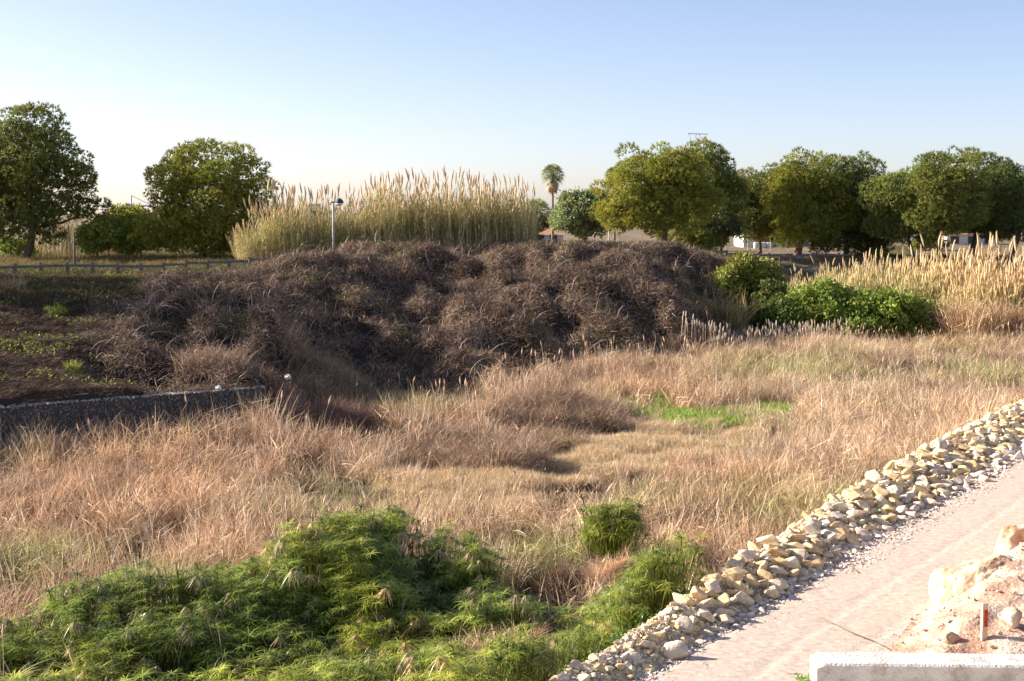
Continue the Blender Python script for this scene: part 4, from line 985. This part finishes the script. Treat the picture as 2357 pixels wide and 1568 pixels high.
# palms
def fan(S, base, d, L, c, n=11, dead=False):
    d = d / np.linalg.norm(d); tip = base + d * L * .45; side = np.cross(d, [0, 0, 1.]); side /= (np.linalg.norm(side) + 1e-6); upv = np.cross(side, d)
    tube(S, [base, tip], .03, c * .8, 3)
    for k in range(n):
        a = (k / (n - 1) - .5) * (2.5 if not dead else 1.2); v = d * math.cos(a) + side * math.sin(a); v = v / np.linalg.norm(v)
        w = .055 if not dead else .05; wv = np.cross(v, upv); wv /= (np.linalg.norm(wv) + 1e-6)
        e1 = tip + v * L * .35; e2 = tip + v * L * .6 + np.array([0, 0, -.22 * L])
        S.add([tip, e1 - wv * w, e1 + wv * w, e2], [(0, 1, 2), (1, 3, 2)], c * random.uniform(.8, 1.2))
def palm(label, px, pt, pb, Y, scale, nd=34, name='fan_palm'):
    b = at_y(px, pb, Y); t = at_y(px, pt, Y); g = tz(b[0], b[1]); root = empty(name, (b[0], b[1], g)); tag(root, label, 'palm tree')
    off = np.array([b[0], b[1], g]); H = t[2] - g
    S = Soup(); rr = [.26, .17, .14, .13, .13, .16]; tube(S, [(b[0], b[1], g + H * f) for f in (0, .1, .35, .6, .85, 1)], rr, (1, 1, 1), 8)
    obj('trunk', S.mesh('trunk', M['palmbark'], off, True), root)
    S = Soup()
    for v in fib(44):
        if v[2] > -.7: fan(S, t, v + np.array([0, 0, .1]), 1.75 * scale, np.array((.26, .28, .11)))
    obj('crown', S.mesh('crown', M['leafv'], off), root)
    S = Soup()
    for i in range(nd):
        a = random.random() * 6.28; dz = -random.uniform(.8, 3.0); fan(S, t + np.array([0, 0, -.2 - random.random() * .9 * scale]), np.array([math.cos(a), math.sin(a), dz]), 1.35 * scale, np.array((.55, .39, .26)), 7, True)
    if nd: obj('dead_fronds', S.mesh('dead_fronds', M['dryv'], off), root)
palm('tall slender fan palm with a skirt of dead fronds in front of the sky', 1272, 402, 552, 172, .95, 46)
palm('fan palm top showing above the left side of the broad pine', 1414, 405, 552, 176, .85, 20)
palm('short dark fan palm between the reeds and the tall palm', 1236, 487, 548, 150, 1.0, 14)
palm('small distant palm low behind the tall palm trunk', 1203, 492, 540, 260, 1.5, 16)

# ------------------------------------------------------------------ giant reeds
def cane_mesh(seed, H=5.2):
    q = random.Random(seed); S = Soup(); ln = q.uniform(0, .12); az = q.random() * 6.28
    pts = [np.array([math.sin(ln * (1 + f)) * f * H * math.cos(az), math.sin(ln * (1 + f)) * f * H * math.sin(az), f * H]) for f in (0, .4, .75, 1)]
    tube(S, pts, [.02, .017, .012, .008], (.76, .62, .38), 3)
    for k in range(24):
        f = .22 + .72 * k / 24; p = np.array([np.interp(f, (0, .4, .75, 1), [pp[j] for pp in pts]) for j in range(3)])
        green = q.random() < (.16 + .5 * (.45 < f < .92)); c = np.array((.38, .39, .15) if green else (.86, .70, .44)) * q.uniform(.8, 1.25)
        blade(S, p, q.random() * 6.28, q.uniform(.2, .9), q.uniform(.6, 1.7), q.uniform(.45, .8), .065 if green else .05, c, 3)
    return S, pts[-1]
def plume_mesh(seed):
    q = random.Random(seed); S = Soup(); c = np.array((.84, .64, .40)) * q.uniform(.75, 1.1); a0 = q.random() * 6.28; b = q.uniform(.0, .25)
    P = [np.array([math.cos(a0) * b * f * f, math.sin(a0) * b * f * f, f * .95]) for f in (0, .2, .45, .7, 1)]
    tube(S, P, [.015, .055, .07, .05, .006], c, 5)
    for k in range(26):
        f = q.uniform(.05, .8); p = np.array([np.interp(f, (0, .2, .45, .7, 1), [pp[j] for pp in P]) for j in range(3)])
        blade(S, p, q.random() * 6.28, q.uniform(.15, .4), -.1, q.uniform(.2, .34), .03, c * q.uniform(.8, 1.3), 2)
    return S
KN = 8; CM = []; CT = []; PM = []; clump_protos = []
for i in range(KN):
    S, top = cane_mesh(500 + i); CM.append(S.mesh('giant_reed', M['dryv'])); CT.append(top); PM.append(plume_mesh(600 + i).mesh('plume', M['dryv']))
def lst(i, plume=True):
    items = []
    for k in range(4):
        j = (i * 3 + k) % KN; Mx = rots(1, None, True, [random.uniform(.78, 1.0)], .05)[0]; loc = np.array([random.uniform(-.35, .35), random.uniform(-.35, .35), 0])
        items.append((CM[j], Mx, loc, np.ones(3)))
        if plume and random.random() < .5: items.append((PM[j], Mx, loc + Mx @ CT[j], np.ones(3)))
    return one_mesh('reed_clump', items, M['dry_i'], (0, 0, 0))
RK = [lst(i) for i in range(6)]; RK2 = [lst(i, False) for i in range(3)]
def stand_mid(az): return np.interp(az, [540, 640, 700, 800, 900, 1000, 1080, 1150, 1220, 1250], [.45, .93, .86, .86, 1.0, 1.04, 1.02, .99, .93, .74])
# middle stand
cnt = 0
pts = []
for i in range(2400):
    Y_ = random.uniform(101, 109); az = random.uniform(545, 1235); x_ = (az - CX) / F * Y_; pts.append((x_, Y_, az))
rest = []
for i, (x_, y_, az) in enumerate(pts):
    g = tz(x_, y_); want = float(stand_mid(az)) * 6.55 + (5.9) ; Hh = max(3.2, want - .95 - g); s0 = Hh / 5.2
    if az < 640: lean = random.gauss(-.18, .1)
    else: lean = random.gauss(0, .05)
    if i < 165:
        s1 = s0 * random.uniform(.84, 1.07); j = i % KN
        root = obj('giant_reed', CM[j], None, (x_, y_, g), (random.gauss(0, .04), lean, random.random() * 6.28), s1)
        zn = ('touching the rounded left pine' if az < 640 else 'just left of the street lamp' if az < 768 else 'just right of the street lamp' if az < 860 else 'left of the tallest reeds' if az < 940 else
              'among the tallest reeds' if az < 1040 else 'right of the tallest reeds' if az < 1130 else 'at the stand right end')
        tag(root, '%s giant reed with a %s plume %s, behind the brambles' % ('tall' if s1 > s0 else 'shorter', ('broad', 'narrow')[j % 2], zn), 'reed', 'giant reeds behind the brambles')
        obj('plume', PM[j], root, CT[j], (random.gauss(0, .1), random.gauss(0, .12), 0))
    else: rest.append((x_, y_, g, s0 * random.uniform(.5, .9) * (.80 + .38 * float(fbm(np.array([x_]), np.array([y_]), 1.5, 2, 4)[0])), lean + random.gauss(0, .05)))
rest = np.array(rest)[:1350]; n = len(rest)
tint = col_mix((1, 1, 1), (.92, .95, .75), rng.random(n)) * (.8 + .35 * rng.random((n, 1)))
scatter('giant_reeds', RK, rest[:, :3], np.stack([rng.normal(0, .05, n), rest[:, 4], rng.random(n) * 6.28], 1), rest[:, 3], tint, 'dense golden giant reeds behind the bramble bank', 'reeds')
# left, thin reeds between the pines
xs = []; 
for i in range(110):
    Y_ = random.uniform(114, 120); az = random.uniform(90, 330); xs.append(((az - CX) / F * Y_, Y_, random.uniform(.55, .8)))
xs = np.array(xs); n = len(xs)
scatter('left_reeds', RK2, np.stack([xs[:, 0], xs[:, 1], terrain(xs[:, 0], xs[:, 1])], 1), np.stack([rng.normal(0, .12, n), rng.normal(0, .12, n), rng.random(n) * 6.28], 1), xs[:, 2] * .95,
        np.tile([.9, .9, .8], (n, 1)), 'thin reeds between the two left pines', 'reeds')
# right stand
rest = []; k_ind = 0
for i in range(2600):
    az = random.uniform(1815, 2520); f = random.random(); front = np.interp(az, [1835, 2000, 2150, 2250, 2520], [103, 102, 99, 94, 93]); Y_ = front + f * 9; x_ = (az - CX) / F * Y_
    g = tz(x_, Y_); topy = np.interp(az, [1835, 1900, 2000, 2100, 2250, 2357, 2520], [600, 568, 556, 550, 538, 536, 536]) + random.choice((0, 8, 18, 30)); zt = CAMZ - (topy - 490) / F * (front + 7)
    Hh = max(2.2, (zt - .9 - g) * (.80 + .2 * f)); s0 = Hh / 5.2; lean = random.gauss(-.12 if az < 1950 else -.03, .08)
    if k_ind < 135 and az < 2380 and f > .35:
        k_ind += 1; j = i % KN
        root = obj('giant_reed', CM[j], None, (x_, Y_, g), (random.gauss(0, .05), lean, random.random() * 6.28), s0 * random.uniform(.82, 1.08))
        zn = ('at the stand left edge' if az < 1930 else 'left of the far pine row' if az < 2030 else 'right of the dense dark pine' if az < 2130 else 'below the leaning pine trunk' if az < 2230 else 'near the right picture edge')
        tag(root, '%s dry giant reed with a %s plume %s' % ('front row' if f < .65 else 'back row', ('broad', 'narrow')[j % 2], zn), 'reed', 'giant reeds on the right')
        obj('plume', PM[j], root, CT[j], (random.gauss(0, .1), random.gauss(0, .12), 0))
    else: rest.append((x_, Y_, g, s0 * random.uniform(.55, .95) * (.82 + .34 * float(fbm(np.array([x_]), np.array([Y_]), 1.5, 2, 4)[0])), lean, az))
rest = np.array(rest); n = len(rest); dryness = smooth((rest[:, 5] - 2050) / 200)
tint = col_mix((.95, 1.0, .85), (1.03, .97, .88), dryness) * (.8 + .35 * rng.random((n, 1)))
scatter('right_giant_reeds', RK, rest[:, :3], np.stack([rng.normal(0, .08, n), rest[:, 4] + rng.normal(0, .05, n), rng.random(n) * 6.28], 1), rest[:, 3], tint, 'dense golden giant reeds right of the green bushes', 'reeds')
# fallen dry leaves and stems in front of the right stand
xs = []
for i in range(900):
    az = random.uniform(2120, 2550); Y_ = np.interp(az, [2120, 2250, 2550], [97, 93, 91.5]) + random.uniform(-1.5, 2); xs.append(((az - CX) / F * Y_, Y_))
xs = np.array(xs); n = len(xs)
scatter('fallen_reeds', dryK[:5], np.stack([xs[:, 0], xs[:, 1], terrain(xs[:, 0], xs[:, 1]) + rng.random(n) * 1.6], 1), np.stack([rng.normal(0, .3, n), rng.normal(-.3, .3, n), rng.random(n) * 6.28], 1), 1.1 + .8 * rng.random(n),
        np.array([[1.0, .92, .76]]) * (.8 + .3 * rng.random((n, 1))), 'bent dry reeds leaning out of the right stand', 'reeds')

# ------------------------------------------------------------------ guardrails, lamps, poles
def guardrail(label, posts, Y0, Y1, hp, yoff, railr=.085):
    p0 = at_y(posts[0], 600, Y0); root = empty('guardrail', (p0[0], p0[1], tz(p0[0], p0[1]))); tag(root, label, 'guardrail')
    off = np.array(root.location); tops = []
    me = None
    for i, px in enumerate(posts):
        Y = Y0 + (Y1 - Y0) * i / (len(posts) - 1); x = (px - CX) / F * Y; g = tz(x, Y); S = Soup()
        box(S, (0, 0, hp / 2 - .2), (.17, .17, hp + .4), (1, 1, 1)); box(S, (0, 0, hp + .02), (.12, .12, .04), (1, 1, 1))
        if me is None: me = S.mesh('post', M['wood'])
        obj('post', me, root, np.array([x, Y, g]) - off); tops.append(np.array([x, Y - .14, g + hp * .74]))
    for a, b in zip(tops, tops[1:]):
        S = Soup(); d = (b - a) * .012; v = b - a; box(S, (a + b) / 2 - np.array([0, .02, 0]), (np.linalg.norm(v[:2]) * .985, .07, .17), (1, 1, 1), math.atan2(v[1], v[0])); obj('rail', S.mesh('rail', M['wood'], off), root)
    return root
guardrail('grey wooden guardrail on the bank top at the left', [-26, 35, 95, 156, 214, 272, 325, 377, 430, 480, 528, 575, 620], 90, 94, .78, 0)
guardrail('grey wooden guardrail in front of the white building on the right', [1605, 1625, 1648, 1672, 1697, 1721, 1746, 1770, 1795, 1820, 1846, 1872, 1900, 1930, 1960], 124, 134, .78, 0, .07)
def lamp(px, pt, pb, Y, lab):
    b = at_y(px, pb, Y); t = at_y(px, pt, Y); g = tz(b[0], b[1]); root = empty('street_lamp', (b[0], b[1], g)); tag(root, lab, 'street lamp')
    H = t[2] - g; S = Soup(); tube(S, [(0, 0, 0), (0, 0, H * .5), (0, 0, H)], [.10, .085, .06], (1, 1, 1), 8); obj('pole', S.mesh('pole', M['pole'], None, True), root)
    S = Soup(); tube(S, [(-.12, 0, H), (.3, 0, H + .05), (.45, 0, H + .08)], [.04, .04, .05], (1, 1, 1), 6); obj('bracket', S.mesh('bracket', M['dark']), root)
    S = Soup(); tube(S, [(.45, 0, H - .05), (.45, 0, H + .06), (.45, 0, H + .2), (.45, 0, H + .3)], [.30, .30, .2, .05], (1, 1, 1), 12); obj('lamp_shade', S.mesh('lamp_shade', M['dark'], None, True), root)
    S = Soup(); tube(S, [(.45, 0, H - .26), (.45, 0, H - .18), (.45, 0, H - .052)], [.05, .2, .3], (1, 1, 1), 12); obj('globe', S.mesh('globe', M['bag'], None, True), root)
lamp(768, 466, 590, 99.8, 'street lamp with a dark cap among the tall reeds')
def pole(px, pt, pb, Y, r_, lab, name='pole', mat='pole'):
    b = at_y(px, pb, Y); t = at_y(px, pt, Y); g = tz(b[0], b[1]); S = Soup(); tube(S, [(0, 0, -.2), (0, 0, t[2] - g)], [r_, r_ * .85], (1, 1, 1), 6)
    tag(obj(name, S.mesh(name, M[mat], None, True), None, (b[0], b[1], g)), lab, 'pole')
pole(172, 535, 600, 96, .09, 'short grey pole behind the left guardrail', mat='wood')
pole(1163, 515, 560, 112, .06, 'thin white pole at the right end of the tall reeds')
pole(1401, 532, 556, 140, .06, 'thin pale post behind the brambles left of the broad pine')
fp = [(1617, 533), (1636, 540), (1672, 533), (1722, 540), (1748, 542), (1774, 540), (1815, 542), (1862, 538), (1880, 538), (2094, 540), (2109, 545), (2130, 535), (2152, 540)]
root = empty('wire_fence', (float(at_y(1617, 570, 152)[0]), 152, 5.5)); tag(root, 'wire fence on thin pale posts under the right pines', 'fence'); off = np.array(root.location)
for px, pt in fp:
    t = at_y(px, pt, 152); S = Soup(); tube(S, [(t[0], 152, 5.3), (t[0], 152, t[2])], .05, (1, 1, 1), 6); obj('post', S.mesh('post', M['pole'], off), root)
S = Soup(); a = at_y(1617, 545, 152); b = at_y(2152, 545, 152)
for zz in (5.9, 6.4, 6.9): tube(S, [(a[0], 152, zz), (b[0], 152, zz)], .012, (1, 1, 1), 3)
obj('wire', S.mesh('wire', M['pole'], off), root)

# ------------------------------------------------------------------ buildings
def house(name, label, px0, px1, ptop, Y, depth, walls='white', roof='tile', pitch=.0, wins=(), z0=5.3, name_roof='roof'):
    a = at_y(px0, ptop, Y); b = at_y(px1, ptop, Y); W = b[0] - a[0]; H = a[2] - z0; c = ((a[0] + b[0]) / 2, Y + depth / 2, z0)
    root = empty(name, c); tag(root, label, 'building')
    S = Soup(); box(S, (0, 0, H / 2), (W, depth, H), (1, 1, 1)); obj('wall', S.mesh('wall', M[walls]), root)
    S = Soup(); e = .35
    if pitch:
        V = [(-W / 2 - e, -depth / 2 - e, H), (W / 2 + e, -depth / 2 - e, H), (W / 2 + e, depth / 2 + e, H), (-W / 2 - e, depth / 2 + e, H), (-W / 2 + depth * .3, 0, H + pitch), (W / 2 - depth * .3, 0, H + pitch)]
        V = [(x, y, z + .003) for x, y, z in V]
        S.add(V, [(0, 1, 5), (0, 5, 4), (1, 2, 5), (2, 3, 4), (2, 4, 5), (3, 0, 4), (0, 2, 1), (0, 3, 2)], (1, 1, 1))
    else: box(S, (0, 0, H + .075), (W + .2, depth + .2, .14), (1, 1, 1))
    obj('roof', S.mesh('roof', M[roof]), root)
    for (f, zz, w, h, mt, nm) in wins:
        S = Soup(); box(S, (-W / 2 + f * W, -depth / 2 - .02, zz), (w, .06, h), (1, 1, 1)); o = obj(nm, S.mesh(nm, M[mt]), root)
        if nm == 'window':
            S = Soup(); box(S, (-W / 2 + f * W, -depth / 2 - .04, zz - h / 2 - .04), (w + .2, .14, .07), (1, 1, 1)); obj('sill', S.mesh('sill', M['white']), o)
    return root
house('house', 'low white house with an orange tile roof right of the tall reeds', 1222, 1296, 541, 190, 8, pitch=1.0, wins=((.3, .9, 1, .9, 'shade', 'window'), (.7, .9, 1, .9, 'shade', 'window')))
house('house', 'low white house half hidden behind the tall reeds right end', 1178, 1222, 541, 187, 6, pitch=.9, wins=((.5, .9, .8, .8, 'shade', 'window'),))
house('warehouse', 'long white building with brick doorway behind the right pines', 1712, 1868, 524, 160, 7, roof='white', wins=(
    (.31, 1.4, 1.9, 2.8, 'brick', 'brick_panel'), (.42, 1.2, .9, 2.4, 'brick', 'brick_panel'), (.66, 1.75, 1.3, .9, 'shade', 'window'), (.07, 1.7, .9, .8, 'shade', 'window')))
house('shed', 'narrow brown shed joined to the right of the white building', 1870, 1904, 530, 160.4, 6, walls='brick', roof='tile', wins=((.5, 1.1, .9, 2.1, 'shade', 'door'),))
house('house', 'white house behind the trunks of the right pine row', 2180, 2300, 540, 172, 8, pitch=1.1, wins=((.15, .9, 1, .9, 'shade', 'window'), (.5, .9, 1.2, .9, 'shade', 'window'), (.8, .9, 1, .9, 'shade', 'window')))
for px0, px1, pt, Y_, lab in ((588, 640, 490, 420, 'white far building behind the left end of the tall reeds'), (712, 728, 470, 520, 'small white far building left of the street lamp'),
                              (735, 765, 494, 430, 'white far building just left of the street lamp pole'), (975, 992, 474, 480, 'tiny white tower block behind the middle of the reeds')):
    house('white_building', lab, px0, px1, pt, Y_, 12, roof='white', wins=[(f, zz, 1.2, 1.3, 'shade', 'window') for f in (.25, .5, .75) for zz in (2, 5)], z0=4.5)
house('far_house', 'faint orange roofed house behind the middle of the reeds', 1000, 1035, 492, 400, 10, pitch=2.5, wins=((.5, 2, 1.2, 1.2, 'shade', 'window'),), z0=4.5)

# small white van-like box seen at the warehouse: a stack of white sacks
p = at_y(1756, 569, 156); root = empty('white_tank', (p[0], 156, 5.45)); tag(root, 'low white covered stack in front of the brick doorway', 'stack')
for i in range(3):
    S = Soup(); box(S, (-.7 + .7 * i, 0, .42), (.62, .8, .72 + .06 * (i % 2)), (1, 1, 1)); o = obj('sack', S.mesh('sack', M['bag']), root)
    md = o.modifiers.new('bevel', 'BEVEL'); md.width = .12; md.segments = 2

# pylon
Yp = 620; top = at_y(1606, 308, Yp); H = top[2] - 5; root = empty('pylon', (top[0], Yp, 5)); tag(root, 'lattice power pylon top above the upright pine', 'pylon')
S = Soup(); w0, w1 = 3.6, 1.5
def leg(sx, sy, z): f = z / H; w = w0 * (1 - f) + w1 * f; return np.array([sx * w, sy * w, z])
lv = np.linspace(0, H - 7.5, 9)
for sx in (-1, 1):
    for sy in (-1, 1): tube(S, [leg(sx, sy, 0), leg(sx, sy, H - 7.5)], .12, (1, 1, 1), 4)
for a, b in zip(lv, lv[1:]):
    for (s1, s2) in (((-1, -1), (1, -1)), ((1, -1), (1, 1)), ((1, 1), (-1, 1)), ((-1, 1), (-1, -1))):
        tube(S, [leg(*s1, a), leg(*s2, b)], .07, (1, 1, 1), 3); tube(S, [leg(*s2, a), leg(*s1, b)], .07, (1, 1, 1), 3)
obj('tower', S.mesh('tower', M['steel']), root)
S = Soup(); b = H - 7.5
for sx in (-1, 1):
    tube(S, [(sx * 1.6, 0, b), (sx * 3.9, 0, H)], .13, (1, 1, 1), 4); tube(S, [(sx * 1.6, 0, b), (sx * .6, 0, H)], .09, (1, 1, 1), 4); tube(S, [(sx * .6, 0, H), (sx * 2.6, 0, b + 3.6)], .08, (1, 1, 1), 4)
    tube(S, [(sx * 1.6, 0, b), (sx * 5.2, 0, b - .4)], .12, (1, 1, 1), 4); tube(S, [(sx * 2.2, 0, b + 1.6), (sx * 5.2, 0, b - .4)], .09, (1, 1, 1), 4)
tube(S, [(-4.4, 0, H + .1), (4.4, 0, H - .2)], .16, (1, 1, 1), 4)
obj('cross_arms', S.mesh('cross_arms', M['steel']), root)
# harbour crane, very far
Yc = 2200; p = at_y(303, 478, Yc); root = empty('harbour_crane', (p[0], Yc, 4)); tag(root, 'tiny blue harbour crane on the horizon between the left pines', 'crane')
zc = at_y(303, 468, Yc)[2]; S = Soup()
for dx in (-6, 6): tube(S, [(dx, 0, 0), (dx * .6, 0, zc - 4)], 1.0, (1, 1, 1), 4)
tube(S, [(-16, 0, zc - 8), (34, 0, zc - 8)], 1.1, (1, 1, 1), 4); tube(S, [(0, 0, zc - 8), (0, 0, zc + 8)], .9, (1, 1, 1), 4); tube(S, [(0, 0, zc + 8), (32, 0, zc - 8)], .5, (1, 1, 1), 3)
obj('gantry', S.mesh('gantry', M['blue']), root)

# plant with lobed leaves beside the barrier
p = at_z(1838, 1568, 2.35); root = empty('lobed_plant', (p[0], p[1], 2.0)); tag(root, 'green plant with pointed lobed leaves beside the barrier end', 'plant')
q = random.Random(9); S = Soup()
for i in range(7): tube(S, [(0, 0, -.02), (q.uniform(-.14, .14), q.uniform(-.12, .12), q.uniform(.25, .5))], .006, (.25, .2, .1), 3)
obj('stem', S.mesh('stem', M['dryv']), root)
S = Soup()
for i in range(5):
    a = q.uniform(0, 6.28); n_ = 7; V = [(0, 0, 0)]
    for k in range(2 * n_ + 1):
        t = -2.2 + 4.4 * k / (2 * n_); r_ = (.13 if k % 2 else .06) * (1.1 - .12 * abs(t)); V.append((r_ * math.cos(t), r_ * math.sin(t), .02 * (k % 2)))
    S.add(V, [(0, k, k + 1) for k in range(1, 2 * n_ + 1)], np.array((.22, .36, .07)) * q.uniform(.7, 1.3))
    me = S.mesh('leaf', M['leafv']); S = Soup()
    obj('leaf', me, root, (q.uniform(-.16, .16), q.uniform(-.12, .12), q.uniform(.3, .52)), (q.uniform(-.5, .5), q.uniform(-.5, .5), a), q.uniform(.8, 1.2))
